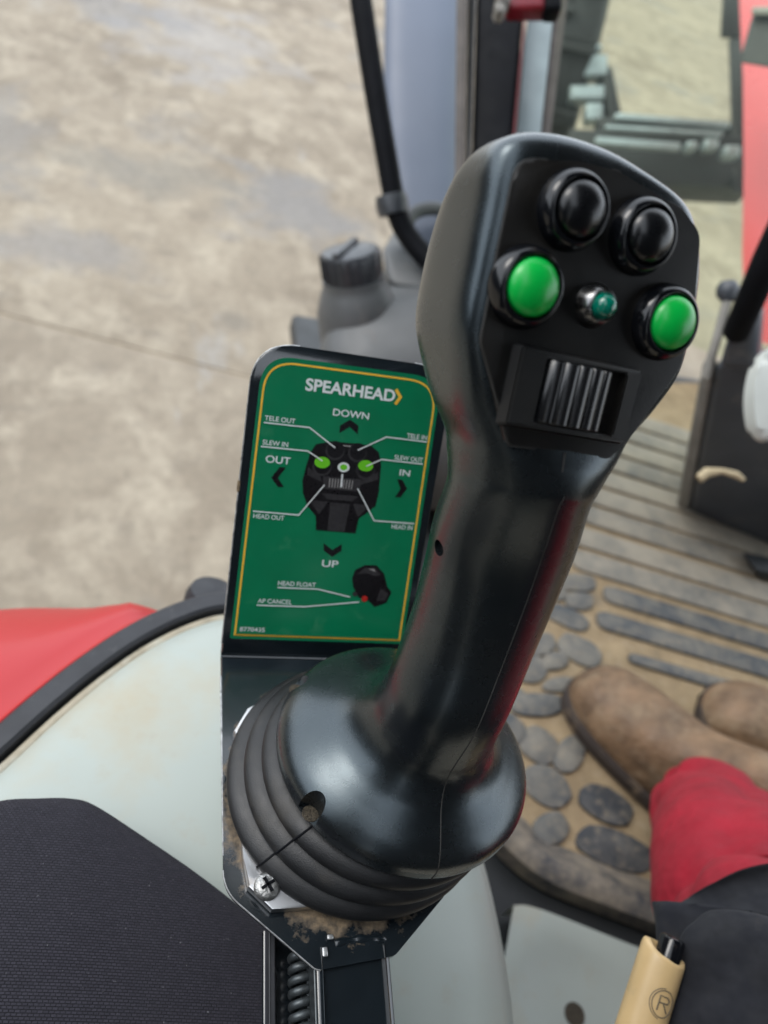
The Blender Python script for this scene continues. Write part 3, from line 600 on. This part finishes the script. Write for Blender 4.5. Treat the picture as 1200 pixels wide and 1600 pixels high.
SCREWS = []
for u, v in ((474, 1066), (438, 1292)):
    q = dome_pt(u, v, .031); rad = q - (D0 + AD * .031); q = D0 + AD * .0235 + nrm(rad) * .0585
    SCREWS.append(q); cut(grip, lathe([(.0054, 0), (.0054, .05)], q, AD, 28))
# small countersunk screw hole on the side of the shaft
def surf_hit(u, v):
    bm = bmesh.new(); bm.from_mesh(grip.data); from mathutils.bvhtree import BVHTree
    bv = BVHTree.FromBMesh(bm)
    for k in range(12):          # step inwards until the ray meets the shaft
        r_ = bv.ray_cast(Vector(CAM), Vector(ray(u + 4 * k, v)).normalized())
        if r_[0] is not None: r_ = bv.ray_cast(Vector(CAM), Vector(ray(u + 4 * k + 9, v)).normalized()); break
    bm.free(); return np.array(r_[0]), np.array(r_[1])
hp_, hn_ = surf_hit(676, 856)
cut(grip, lathe([(.0030, -.006), (.0030, .0), (.0046, .004)], hp_, hn_, 24))
grip.data.materials.clear(); grip.data.materials.append(M['grip'])
put('shaft_screw', lathe([(.0001, -.0062), (.0028, -.0062), (.0028, -.0050), (.0018, -.0042), (.0001, -.0040)], hp_, hn_, 20), 'zinc', js)
for q in SCREWS: put('recess_dirt', lathe([(.0001, .0), (.0036, .0001), (.0036, .0003), (.003, .0005), (.0001, .0006)], q - nrm(q - D0 - AD * np.dot(q - D0, AD)) * .0024, AD, 20), 'dirt_dark', js)
# mould seam down the front of the grip
def seam_pts(i0, i1, t): return [sec_pt(s, t) for s in secs[i0:i1]]
T0 = math.pi / 2
nk = 17 * 6
put('mould_seam', tube(seam_pts(12, nk + 7, T0), .00028, 6), 'seam', js)
put('mould_seam', tube([HP(*p) for p in ((3.3, -44, 1.0), (3.4, -50, 1.7))], .00045, 6), 'seam', js)
# face panel with button bezels
fp = round_poly([(-33.6, 31.5), (-33.6, 8), (-33.0, -16.5), (-20.0, -38.2), (-16.8, -44.2), (20.5, -43.4), (26.0, -36.5), (38.6, -12), (38.5, 4), (33, 27.5), (24, 32.5), (-1, 36.8), (-15, 36)], [7, 8, 7, 3, 2.5, 3, 4, 8, 8, 7, 8, 8, 8], 6)
face = put('face_panel', prism([(x / 1000, y / 1000) for x, y in fp], TW, HX, HU, HN, -.004, .0009, .0005, 2), 'panel', js, True, 40)
put('panel_groove', tube([HP(x * 1.006 + .1, y * 1.006, .1) for x, y in fp + fp[:2]], .0004, 6), 'seam', js)
bez_me = mesh_of('bezel', *lathe([(.0090, 0), (.0136, 0), (.0136, .0008), (.0132, .0024), (.0122, .0042), (.0110, .0052), (.0104, .0053), (.0100, .0050), (.0099, .0044), (.0099, .001)], V(0, 0, 0), ZU, 56))
cap_me = mesh_of('cap', *lathe([(.0097, .001), (.0097, .0046), (.0093, .0056), (.0084, .0066), (.0066, .0077), (.0044, .0085), (.0022, .0089), (.0003, .0090)], V(0, 0, 0), ZU, 56))
FR = Matrix((tuple(HX), tuple(HU), tuple(HN))).transposed().to_4x4()
for x, y, m, lb in ((-23.3, .1, 'green_cap', 'green push button on the left of the face'), (27.3, 0, 'green_cap', 'green push button on the right of the face'), (-13.8, 23.1, 'black_cap', 'black push button at the upper left'), (11.3, 21.8, 'black_cap', 'black push button at the upper right')):
    o = put('push_button', bez_me.copy(), 'gloss', None, True, 50); o.matrix_world = Matrix.Translation(HP(x, y, .9)) @ FR
    o.location = Vector(HP(x, y, .9)); o.rotation_euler = FR.to_euler(); adopt(o, js); o['label'] = lb
    cm = cap_me.copy(); k_ = .83 if m == 'green_cap' else .80
    for v_ in cm.vertices: v_.co.x *= k_; v_.co.y *= k_
    for v_ in o.data.vertices: v_.co.x *= k_ + .025; v_.co.y *= k_ + .025
    c = put('button_cap', cm, m, None, True, 50); c.location = o.location; c.rotation_euler = o.rotation_euler; adopt(c, o)
lb = put('indicator_lamp', lathe([(.0030, 0), (.0066, 0), (.0064, .0008), (.0050, .0046), (.0044, .0050), (.0037, .0048), (.0036, .003)], HP(.9, -.2, .8), HN, 40), 'chrome', js)
put('lens', lathe([(.0036, .003), (.0037, .0052), (.0034, .0066), (.0026, .0078), (.0014, .0085), (.0002, .0087)], HP(.9, -.2, .8), HN, 32), 'led', lb)
# roller switch: housing with a window and a ribbed roller
def rect(x0, x1, y0, y1, z): return [HP(x0, y0, z), HP(x1, y0, z), HP(x1, y1, z), HP(x0, y1, z)]
bm = bmesh.new(); L = [[bm.verts.new(p) for p in q] for q in (rect(-23.0, 23.0, -39.0, -15.2, .6), rect(-21.6, 21.6, -37.9, -15.8, 4.6), rect(-12.6, 16.2, -36.4, -17.4, 4.6), rect(-12.6, 16.2, -36.4, -17.4, 0))]
for a, b in zip(L[:-1], L[1:]):
    for i in range(4): bm.faces.new((a[i], a[(i + 1) % 4], b[(i + 1) % 4], b[i]))
bm.faces.new(L[3]); bmesh.ops.bevel(bm, geom=[e for e in bm.edges if any(v in L[1] or v in L[2] for v in e.verts)], offset=.0005, segments=2, affect='EDGES')
me = bpy.data.meshes.new('housing'); bm.to_mesh(me); bm.free()
hs_ = put('roller_switch', me, 'panel', js, True, 30)
prof = []
for k in range(121):
    x = -12.0 + 24.0 * k / 120; s = x / 12.2; base = 1.2 + 5.6 * math.sqrt(max(0, 1 - s * s * .96)); ph = (x + 12.0) / 4.8; w_ = abs(math.sin(math.pi * ph)); prof.append((x, base + 1.25 * (w_ ** .55) - .4))
loops = [[HP(x, y, z - dz) for x, z in prof] + [HP(12.0, y, -1), HP(-12.0, y, -1)] for y, dz in ((-36.1, .5), (-35.7, 0), (-18.1, 0), (-17.7, .5))]
put('roller', loft(loops), 'roller', hs_, True, 45)
# rubber boot
B0 = V(.0618, -.0705, .0035); loops = []; boot_prof = []
NB = 66
for k in range(NB + 1):
    s = k / NB; c = B0 * (1 - s) + (D0 + AD * .0205) * s; ax = nrm(ZU * (1 - s) + AD * s); ex = nrm(V(1, 0, 0) - ax[0] * ax); ef = np.cross(ax, ex)
    ph = s * 3.4; fr_ = ph - math.floor(ph); lobe = math.sin(math.pi * fr_) ** .5 if s < .97 else .2
    r = (58.4 * (1 - s) + 51.4 * s + 4.4 * lobe) / 1000; boot_prof.append((c, ex, ef, r))
loops = [[c + r * (math.cos(a) * ex + math.sin(a) * ef) for a in np.linspace(0, 2 * math.pi, 96, endpoint=False)] for c, ex, ef, r in boot_prof]
put('rubber_boot', loft(loops), 'rubber', js, True, 60)
sa = math.radians(217)
put('boot_split', tube([c + (r + .0001) * (math.cos(sa) * ex + math.sin(sa) * ef) for c, ex, ef, r in boot_prof[1:]], .0005, 6), 'pillar', js)
# mounting flange with corner screws
fl_poly = mm([(5.2, -45), (8.2, -103), (9.9, -114.8), (19.2, -124.3), (31, -124.3), (84, -123), (97, -110), (97, -40), (84, -25), (25, -25), (12, -33)])
put('flange', prism(fl_poly, V(0, 0, 0), V(1, 0, 0), V(0, 1, 0), ZU, .0002, .005, .0008), 'silver', js, True, 30)
def screw(p):
    o = put('flange_screw', lathe([(.0, 0), (.0056, 0), (.0056, .0014), (.0048, .0025), (.003, .0031), (.0, .0033)], p, ZU, 28), 'zinc', js)
    for a in (.5, .5 + math.pi / 2): put('screw_slot', rbox(p + ZU * .0034, (.0062, .0013, .0004), (V(math.cos(a), math.sin(a), 0), V(-math.sin(a), math.cos(a), 0), ZU), .0002), 'pillar', o)
screw(V(.0175, -.1155, .005))

# ================================================================== DRIVER (boots, trouser leg, coat) AND TOOL
pr = empty('person', tuple(on_z(1080, 1220, FZ)), 'seated person in brown boots, red trousers and a dark coat', 'person')
def boot_mesh(toe, heel_dir, width=.112, length=.30):
    f = nrm(V(heel_dir[0], heel_dir[1], 0)); sd = np.cross(ZU, f); loops, sole = [], []
    st_ = [(0.0, .012, .012, .020), (.012, .036, .026, .046), (.035, .050, .034, .066), (.07, .056, .040, .078), (.11, .055, .047, .090), (.15, .050, .058, .104), (.18, .046, .068, .125), (.21, .045, .075, .150), (.25, .044, .075, .170), (.285, .036, .070, .165), (.30, .018, .06, .15)]
    for d, hw, zc, zt in crom(st_, 4):
        c = toe + f * d; c = V(c[0], c[1], FZ + .018); loop = []
        for a in np.linspace(0, 2 * math.pi, 28, endpoint=False):
            x = math.copysign(abs(math.cos(a)) ** .75, math.cos(a)) * hw; s_ = math.sin(a); z = (max(0, s_) ** .85) * (zt - .016) if s_ > 0 else s_ * .004
            loop.append(c + sd * x + ZU * (z))
        loops.append(loop)
        sole.append([V(c[0], c[1], FZ) + sd * (hw + .006) * k + ZU * z for k, z in ((-1, .007), (-1, .020), (-.9, .024), (.9, .024), (1, .020), (1, .007))])
    k = min(range(len(loops)), key=lambda i: abs(float(np.dot(sum(loops[i]) / 28 - toe, f)) - .135)); tie = [toe * 0 + p + (p - sum(loops[k]) / 28) * .012 for p in loops[k][1:14]]
    welt = [l[2] * .5 + l[1] * .5 for l in sole[1:]]; welt2 = [l[3] * .5 + l[4] * .5 for l in sole[1:]]
    return loft(loops), loft(sole), tie, welt[::-1] + welt2
toeL = on_z(893, 1068, FZ); dirL = on_z(1068, 1262, FZ) - toeL
up, so, tie, welt = boot_mesh(toeL, dirL); b1 = put('boot', up, 'boot', pr, True, 70); put('sole', so, 'sole', b1, True, 50); put('welt', tube(welt, .0022, 6), 'sole', b1)
toeR = on_z(1083, 1105, FZ); dirR = on_z(1290, 1230, FZ) - toeR
up, so, tie, welt = boot_mesh(toeR, dirR); b2 = put('boot', up, 'boot', pr, True, 70); put('sole', so, 'sole', b2, True, 50); put('welt', tube(welt, .0022, 6), 'sole', b2)
# trouser leg with folds
def cloth_tube(cs, rs, n=64, fold=.05, seed=1, sq=1.0):
    rnd = random.Random(seed); C_ = crom(cs, 7); R_ = crom([[r] for r in rs], 7); ph = [rnd.uniform(0, 6.28) for _ in range(8)]; loops = []
    t0 = nrm(C_[1] - C_[0]); ex, ey, _ = frame(t0)
    for i, c in enumerate(C_):
        t = nrm(C_[min(i + 1, len(C_) - 1)] - C_[max(i - 1, 0)]); ex = nrm(ex - np.dot(ex, t) * t); ey = np.cross(t, ex); l = []
        for a in np.linspace(0, 2 * math.pi, n, endpoint=False):
            s = i * .22; w_ = math.sin(2 * a + s + ph[0]) * .5 + math.sin(3 * a - s * 1.7 + ph[1]) * .45 + math.sin(5 * a + s * 2.3 + ph[2]) * .25 + math.sin(a * 2 + s * 4.5 + ph[3]) * .35 + math.sin(7 * a - s * 3 + ph[4]) * .12
            rg = max(0, 1 - 1.6 * abs(math.sin(a * 1.0 + s * .30 + ph[5]))) ** 1.5 + .8 * max(0, 1 - 1.8 * abs(math.sin(a * 1.5 - s * .45 + ph[6]))) ** 1.5 + .6 * max(0, 1 - 1.5 * abs(math.sin(a * .5 + s * .8 + ph[7]))) ** 2
            l.append(c + R_[i][0] * (1 + fold * (w_ * .35 - rg * 1.5)) * (math.cos(a) * ex + sq * math.sin(a) * ey))
        loops.append(l)
    return loops
cs = [on_z(1100, 1262, -.375), on_z(1106, 1272, -.358), on_z(1118, 1296, -.325), on_z(1140, 1335, -.255), on_z(1172, 1405, -.20), on_z(1215, 1490, -.17), on_z(1262, 1580, -.14), V(.50, -.30, -.10), V(.58, -.55, -.08)]
lp = cloth_tube(cs, [.054, .060, .064, .069, .072, .074, .076, .080, .085], fold=.085, seed=3)
inner = [[c + (p - c) * .93 for p in lp[0]] for c in [sum(lp[0]) / len(lp[0])]]
put('trouser_leg', loft([[p + (cs[1] - cs[0]) * .4 for p in inner[0]]] + [[p for p in inner[0]]] + lp, False, True), 'red_cloth', pr, True, 180)
cuff = [p for p in lp[1]]
put('trouser_hem', tube(cuff + [cuff[0]], .0035, 8, False), 'red_cloth', pr, True, 180)
# coat over the thigh
cs2 = [at(1150, 1412, .46), at(1151, 1424, .46), at(1158, 1480, .45), at(1174, 1580, .44), at(1192, 1680, .43), at(1210, 1800, .42), V(.36, -.40, -.02), V(.46, -.60, -.01)]
lp2 = cloth_tube(cs2, [.046, .053, .053, .052, .052, .054, .07, .09], fold=.035, seed=9, sq=.38)
c0 = sum(lp2[0]) / len(lp2[0])
put('coat', loft([[c0 + (p - c0) * .7 - (cs2[1] - cs2[0]) * -.8 for p in lp2[0]]] + lp2, True, True), 'dark_cloth', pr, True, 180)
fl2 = cloth_tube([at(1190, 1440, .405), at(1188, 1452, .398), at(1183, 1500, .388), at(1170, 1600, .38), at(1160, 1750, .37)], [.014, .028, .0365, .0400, .043], fold=.02, seed=5, sq=.22)
put('coat_flap', loft(fl2, True, True), 'dark_cloth', pr, True, 180)
# cream tool with black tip, tucked in beside the coat
kt = at(1040, 1478, .40); kb = at(985, 1655, .385); ka = nrm(kt - kb)
kx = nrm(CX - np.dot(CX, ka) * ka); ky = np.cross(ka, kx); ky = ky if np.dot(ky, CZ) > 0 else -ky
kn = tag(empty('cutter_tool', tuple(kb), 'x', 'tool'), 'cream plastic tool handle with black push tip tucked beside the dark coat', 'hand tool')
R0 = .0118; loops = []; inn = []
for r_, l0 in ((.95, .0), (1.0, .02), (1.0, .3), (1.0, .6), (1.0, .85), (.99, .95), (.96, .985), (.90, 1.0), (.70, 1.0), (.66, .97), (.64, .7)):
    l = []
    for a in np.linspace(0, 2 * math.pi, 56, endpoint=False):
        side = math.cos(a); front = math.sin(a)
        cutz = (.0045 * max(0, front) ** 1.2 + .003 * max(0, side)) if l0 > .8 else 0
        l.append(kb + ka * (l0 * np.linalg.norm(kt - kb) - cutz * (l0 - .8) / .2) + R0 * r_ * (side * kx + front * ky * .85))
    loops.append(l)
put('handle', loft(loops), 'handle', kn, True, 60)
tp = kt - ka * .012 + kx * .0018 + ky * .0018
put('push_tip', lathe([(.0064, 0), (.0064, .016), (.0060, .0172), (.0050, .0178), (.0, .018)], tp, ka, 32), 'gloss', kn)
def kpt(ang, h, g=1.012): return kb + ka * h + R0 * g * (math.sin(ang) * kx + math.cos(ang) * ky * .85)
LK = np.linalg.norm(kt - kb); hm = LK * .555
put('maker_ring', tube([kpt(.30 + .50 * math.cos(t), hm + .0062 * math.sin(t)) for t in np.linspace(0, 2 * math.pi, 40)], .00028, 6), 'print', kn)
put('maker_ring', tube([kpt(.30 + .60 * math.cos(t), hm + .0071 * math.sin(t)) for t in np.linspace(1.7, 4.6, 24)], .00022, 6), 'print', kn)
for st2 in ([(-.22, -.0036), (-.22, .0034), (.12, .0034), (.24, .0022), (.20, .0006), (-.2, .0002)], [(.0, .0001), (.26, -.0036)]): put('maker_letter', tube([kpt(.30 + a, hm + b) for a, b in st2], .00040, 6), 'print', kn)

# ================================================================== STEERING PEDESTAL
pd = empty('steering_pedestal', tuple(on_z(1140, 820, FZ)), 'dark grey plastic steering column pedestal standing on the floor mat', 'pedestal')
b_ = [on_z(1072, 800, FZ), on_z(1300, 895, FZ), on_z(1330, 760, FZ), on_z(1120, 690, FZ)]
t_ = [at(1118, 560, .98), at(1215, 570, 1.0), at(1230, 545, 1.12), at(1140, 540, 1.12)]
put('cover', hexa(b_, t_, .016, 4), 'column', pd, True, 60)
put('neck', hexa([at(1122, 575, .99), at(1180, 580, .99), at(1190, 560, 1.08), at(1135, 558, 1.08)], [at(1150, 478, .93), at(1192, 480, .93), at(1196, 470, 1.0), at(1158, 468, 1.0)], .012, 4), 'column', pd, True, 60)
put('highlight_strip', hexa([on_z(1056, 792, FZ), on_z(1074, 801, FZ), on_z(1085, 780, FZ), on_z(1068, 770, FZ)], [at(1098, 565, 1.02), at(1117, 568, 1.0), at(1122, 560, 1.05), at(1104, 556, 1.06)], .005, 3), 'dustgrey', pd, True, 60)  # bright highlight down the pedestal's left edge, built as a pale dusty strip
put('stalk', tube([at(1150, 520, .95), at(1172, 470, .90), at(1200, 405, .86), at(1240, 320, .83)], [.016, .0165, .017, .017], 16), 'pillar', pd)
lv = tag(empty('gear_lever', tuple(at(1118, 560, 1.0)), 'x', 'lever'), 'small lever with round grey knob beside the steering pedestal', 'lever')
put('knob', lathe([(.0, -.014), (.008, -.013), (.014, -.005), (.0145, .004), (.010, .012), (.0, .015)], at(1137, 455, 1.0), CY, 24), 'column', lv); put('rod', tube([at(1136, 470, 1.0), at(1120, 530, 1.0), at(1102, 590, 1.02)], .006, 10), 'dustgrey', lv)
wp = [(1200, 545), (1182, 565), (1172, 600), (1170, 640), (1178, 680), (1196, 690), (1215, 665), (1240, 600), (1230, 545)]
tag(put('white_guard', prism([tuple((np.dot(at(u, v, .82) - at(1200, 610, .82), CX), np.dot(at(u, v, .82) - at(1200, 610, .82), CY))) for u, v in crom([V(*p) for p in wp + wp[:1]], 4)[:-1]], at(1200, 610, .82), CX, CY, CZ, -.012, .012, .010, 4), 'white', None, True, 60), 'white rounded plastic guard at the right edge in front of the pedestal', 'guard')
tag(put('straw', tube([at(1092, 748, .985), at(1105, 738, .985), at(1128, 736, .985), at(1150, 742, .985), at(1162, 750, .985)], [.006, .007, .004, .005, .003], 8), 'straw', None), 'pale dry straw lying on the dark pedestal', 'straw')
tag(put('pedal', hexa([on_z(1163, 868, FZ + .008), on_z(1300, 900, FZ + .008), on_z(1300, 925, FZ + .008), on_z(1185, 905, FZ + .008)], [on_z(1160, 862, FZ + .03), on_z(1300, 890, FZ + .03), on_z(1300, 910, FZ + .03), on_z(1182, 890, FZ + .03)], .003), 'iron', None, True, 40), 'dark flat foot pedal on the mat at the right edge', 'pedal')

# ================================================================== CAB POST, WINDSCREEN
po = empty('cab_post', tuple(at(765, 300, 1.05)), 'black cab corner post with dusty brown and grey trim behind the grip', 'cab post')
def strip(name, m, u0, u1, l0, l1, dA, dB, thick, bev=.003):
    """upright member: left/right picture edges at two heights give its width, dA/dB its distance at top and foot"""
    T = [at(u0, -120, dA), at(u1, -120, dA)]; e_ = 215 / 540; Bt = [at(l0 + (l0 - u0) * e_, 635, dB + (dB - dA) * e_), at(l1 + (l1 - u1) * e_, 635, dB + (dB - dA) * e_)]; bk = nrm(V(.25, .95, 0)) * thick
    return put(name, hexa([Bt[0], Bt[1], Bt[1] + bk, Bt[0] + bk], [T[0], T[1], T[1] + bk, T[0] + bk], bev, 3), m, po, True, 60)
strip('brown_trim', 'trim_brown', 714, 731, 709, 724, 1.10, 1.02, .03)
strip('grey_trim', 'trim_grey', 732, 747, 725, 731, 1.105, 1.03, .05, .004)
strip('post', 'pillar', 748, 832, 732, 782, 1.12, 1.05, .07, .008)
strip('red_edge', 'darkred', 833, 835, 783, 785, 1.117, 1.045, .02, .001)
strip('glass_reflection_band', 'edge_teal', 838, 880, 788, 822, 1.16, 1.10, .004, .001)  # opaque pale strip; the lighter reflection in the glass is its colour
strip('screen_seal', 'trim_brown', 881, 902, 823, 834, 1.17, 1.12, .012, .002)
rc = tag(empty('red_clamp', tuple(at(842, 10, .98)), 'x', 'clamp'), 'dark red clamp with black end on the cab post at the top edge', 'clamp')
put('body', rbox(at(828, -2, 1.0), (.062, .045, .03), (CX, CY, CZ), .006), 'darkred', rc); put('end_cap', rbox(at(862, 2, .99), (.022, .040, .032), (CX, CY, CZ), .006), 'pillar', rc); put('bolt', lathe([(.0, -.01), (.010, -.01), (.010, .012), (.006, .016), (.0, .016)], at(785, 4, .985), CZ, 6), 'dustgrey', rc); put('bolt', lathe([(.0, -.01), (.008, -.01), (.008, .010), (.005, .013), (.0, .013)], at(780, 20, .985), CZ, 6), 'dustgrey', rc)
gp = [at(895, -160, 1.17), at(1400, -60, 1.55), at(1330, 640, 1.30), at(832, 440, 1.12)]
tag(put('windscreen', (gp + [p + nrm(V(.3, .9, .3)) * .006 for p in gp], [(0, 1, 2, 3), (7, 6, 5, 4), (0, 4, 5, 1), (1, 5, 6, 2), (2, 6, 7, 3), (3, 7, 4, 0)]), 'glass', None, False), 'greenish tinted windscreen pane right of the cab post', 'windscreen')
# blue-grey shroud and mirror arm outside
sh = []
for v, ul, ur, d in ((-150, 607, 722, 1.42), (0, 602, 718, 1.40), (120, 600, 718, 1.38), (220, 607, 718, 1.36), (330, 625, 720, 1.33), (420, 640, 722, 1.30)):
    a, b = at(ul, v, d), at(ur, v, d); c = (a + b) / 2; h = (b - a) / 2; fw = nrm(V(.25, .95, 0)); l = []
    for t in np.linspace(0, 2 * math.pi, 40, endpoint=False): l.append(c + h * math.copysign(abs(math.cos(t)) ** .6, math.cos(t)) - fw * .05 * math.copysign(abs(math.sin(t)) ** .7, math.sin(t)))
    sh.append(l)
tag(put('air_shroud', loft(sh), 'shroud', None, True, 180), 'blue-grey upright shroud outside, between the mirror arm and the cab post', 'shroud')
ma = empty('mirror_arm', tuple(at(640, 380, 1.2)), 'thin black tubular mirror arm standing outside left of the blue-grey shroud', 'mirror arm')
put('rod', tube(crom([at(548, -120, 1.12), at(564, 0, 1.13), at(584, 130, 1.15), at(603, 240, 1.17), at(620, 330, 1.19), at(640, 372, 1.2), at(672, 410, 1.2)], 4), [.0165] * 25, 18), 'pillar', ma)
put('collar', lathe([(.0, -.014), (.024, -.014), (.026, 0), (.024, .014), (.0, .014)], at(613, 320, 1.19), at(603, 240, 1.17) - at(620, 330, 1.19), 20), 'tankcap', ma)
# grey fluid tank
tk = empty('fluid_tank', tuple(at(580, 560, 1.3)), 'grey plastic fluid tank with ribbed black screw cap outside the cab', 'tank')
cax = nrm(CX * -.10 + CY * .80 + CZ * .58); co_ = at(548, 402, 1.10)
cp = put('cap', lathe([(.0, -.030), (.042, -.030), (.0425, .006), (.040, .010), (.036, .011), (.0, .012)], co_, cax, 48), 'tankcap', tk, True, 35)
for k in range(24):
    a = 2 * math.pi * k / 24; e1, e2, e3 = frame(cax); q = e1 * math.cos(a) + e2 * math.sin(a); put('grip_rib', rbox(co_ + q * .0428 - cax * .010, (.003, .004, .030), (q, np.cross(cax, q), cax), .001, 1), 'tankcap', cp)
e1, e2, e3 = frame(cax, CX); put('cap_bar', rbox(co_ + cax * .012 - e1 * .006, (.012, .075, .012), (e1 * .94 - e2 * .34, e2 * .94 + e1 * .34, cax), .003), 'tankcap', cp)
put('neck', lathe([(.0, -.12), (.062, -.12), (.060, -.075), (.054, -.058), (.050, -.046), (.046, -.040), (.046, -.030), (.0, -.030)], co_, cax, 40), 'tank', tk)
body = []
for v, ul, ur, d in ((445, 585, 800, 1.22), (465, 545, 810, 1.19), (500, 512, 820, 1.17), (560, 497, 830, 1.16), (640, 490, 830, 1.17), (760, 500, 820, 1.22)):
    a, b = at(ul, v, d), at(ur, v, d); c = (a + b) / 2; h = (b - a) / 2; fw = nrm(V(.2, .8, -.3))
    body.append([c + h * math.copysign(abs(math.cos(t)) ** .5, math.cos(t)) - fw * .09 * math.copysign(abs(math.sin(t)) ** .6, math.sin(t)) for t in np.linspace(0, 2 * math.pi, 44, endpoint=False)])
put('body', loft(body), 'tank', tk, True, 180)
put('shoulder', hexa([at(603, 450, 1.20), at(720, 462, 1.20), at(720, 452, 1.36), at(610, 440, 1.36)], [at(590, 385, 1.24), at(720, 398, 1.24), at(720, 372, 1.36), at(612, 352, 1.36)], .02, 4), 'tank', tk, True, 60)
put('carry_loop', tube(crom([at(632, 360, 1.24), at(645, 335, 1.25), at(672, 326, 1.26), at(700, 332, 1.27), at(715, 352, 1.27)], 5), .011, 14), 'tank', tk)

# ================================================================== BONNET AND FRONT LINKAGE BEYOND THE SCREEN
bn = empty('engine_bonnet', tuple(at(1220, 300, 1.9)), 'bright red engine bonnet with dark grey bracket at the right edge', 'bonnet')
bl = []
for v, u, d in ((-140, 1150, 2.3), (20, 1156, 2.1), (120, 1161, 1.95), (260, 1162, 1.8), (400, 1160, 1.68), (520, 1165, 1.6)):
    a = at(u, v, d); rt = V(.957, -.29, 0); bk = V(.29, .957, 0); bl.append([a, a + rt * .02 - bk * .012, a + rt * .08 - bk * .03, a + rt * .5 - bk * .12, a + rt * .5 + bk * .2, a + rt * .14 + bk * .16, a + bk * .012 + rt * .004])
put('side_panel', loft(bl), 'bonnet', bn, True, 30)
put('bracket', hexa([at(1154, 98, 1.55), at(1240, 112, 1.5), at(1240, 108, 1.62), at(1160, 94, 1.66)], [at(1176, 22, 1.6), at(1240, 22, 1.55), at(1240, 14, 1.68), at(1180, 12, 1.72)], .008, 3), 'trim_grey', bn, True, 50)
put('bracket_lip', hexa([at(1174, 24, 1.58), at(1240, 24, 1.53), at(1240, 20, 1.58), at(1176, 20, 1.62)], [at(1174, 14, 1.58), at(1240, 14, 1.53), at(1240, 10, 1.58), at(1176, 10, 1.62)], .004, 2), 'dustgrey', bn, True, 50)
fk = empty('front_axle', tuple(at(915, 240, 3.0)), 'dark front axle with wheel, pale steel rods and hub parts seen through the windscreen', 'axle')
wc = at(880, 60, 3.0); wax = nrm(V(.93, -.33, .12)); loops = []
e1, e2, e3 = frame(wax, ZU)
wh = put('wheel', lathe([(.24, -.10), (.40, -.13), (.455, -.10), (.47, -.03), (.47, .03), (.455, .10), (.40, .13), (.24, .10)], wc - ZU * .15, wax, 72, ZU), 'tyre', fk, True, 50)
for k in range(28):
    a = 2 * math.pi * k / 28; q = e1 * math.cos(a) + e2 * math.sin(a); s = 1 if k % 2 else -1
    put('lug', rbox(wc - ZU * .15 + q * .475 + wax * s * .05, (.05, .035, .11), (q, np.cross(wax, q), wax), .006, 1), 'tyre', wh)
for (u, v, wx, hy) in ((925, 108, .095, .075), (915, 150, .12, .05), (926, 180, .06, .06), (918, 80, .09, .02)): put('hub_part', rbox(at(u, v, 2.72), (wx, hy, .06), (CX, CY, CZ), .008), 'steel', fk)
put('steering_knuckle', rbox(at(950, 155, 2.74), (.05, .20, .08), (nrm(CX + CY * .2), nrm(CY - CX * .2), CZ), .015), 'iron', fk)
al = fk
def bar(name, m, u0, v0, u1, v1, d, hgt, dep=.06): a, b = at(u0, v0, d), at(u1, v1, d); x = nrm(b - a); y = nrm(CY - np.dot(CY, x) * x); put(name, rbox((a + b) / 2, (np.linalg.norm(b - a), hgt, dep), (x, y, np.cross(x, y)), min(.01, hgt * .25)), m, al)
bar('beam', 'iron', 880, 255, 1168, 268, 2.6, .17, .14); bar('beam', 'iron', 930, 200, 1168, 214, 2.62, .055, .06); bar('rod', 'steel', 960, 184, 1138, 198, 2.55, .022, .03); bar('rod', 'steel', 945, 200, 1128, 211, 2.50, .014, .02); bar('rod', 'steel', 930, 221, 1062, 231, 2.45, .024, .024)
for u, v, s in ((1078, 231, .035), (1108, 229, .045), (1140, 240, .05)): put('joint', rbox(at(u, v, 2.45), (s, s * .7, .05), (CX, CY, CZ), .008), 'steel', al)
put('upright', hexa([at(1145, 300, 2.5), at(1172, 300, 2.5), at(1172, 300, 2.6), at(1145, 300, 2.6)], [at(1138, 60, 2.7), at(1170, 60, 2.7), at(1170, 60, 2.8), at(1138, 60, 2.8)], .01), 'iron', al)
put('bracket_plate', hexa([at(1125, 60, 2.7), at(1160, 60, 2.7), at(1160, 60, 2.8), at(1125, 60, 2.8)], [at(1132, -60, 2.7), at(1160, -60, 2.7), at(1160, -60, 2.8), at(1132, -60, 2.8)], .01), 'iron', al)
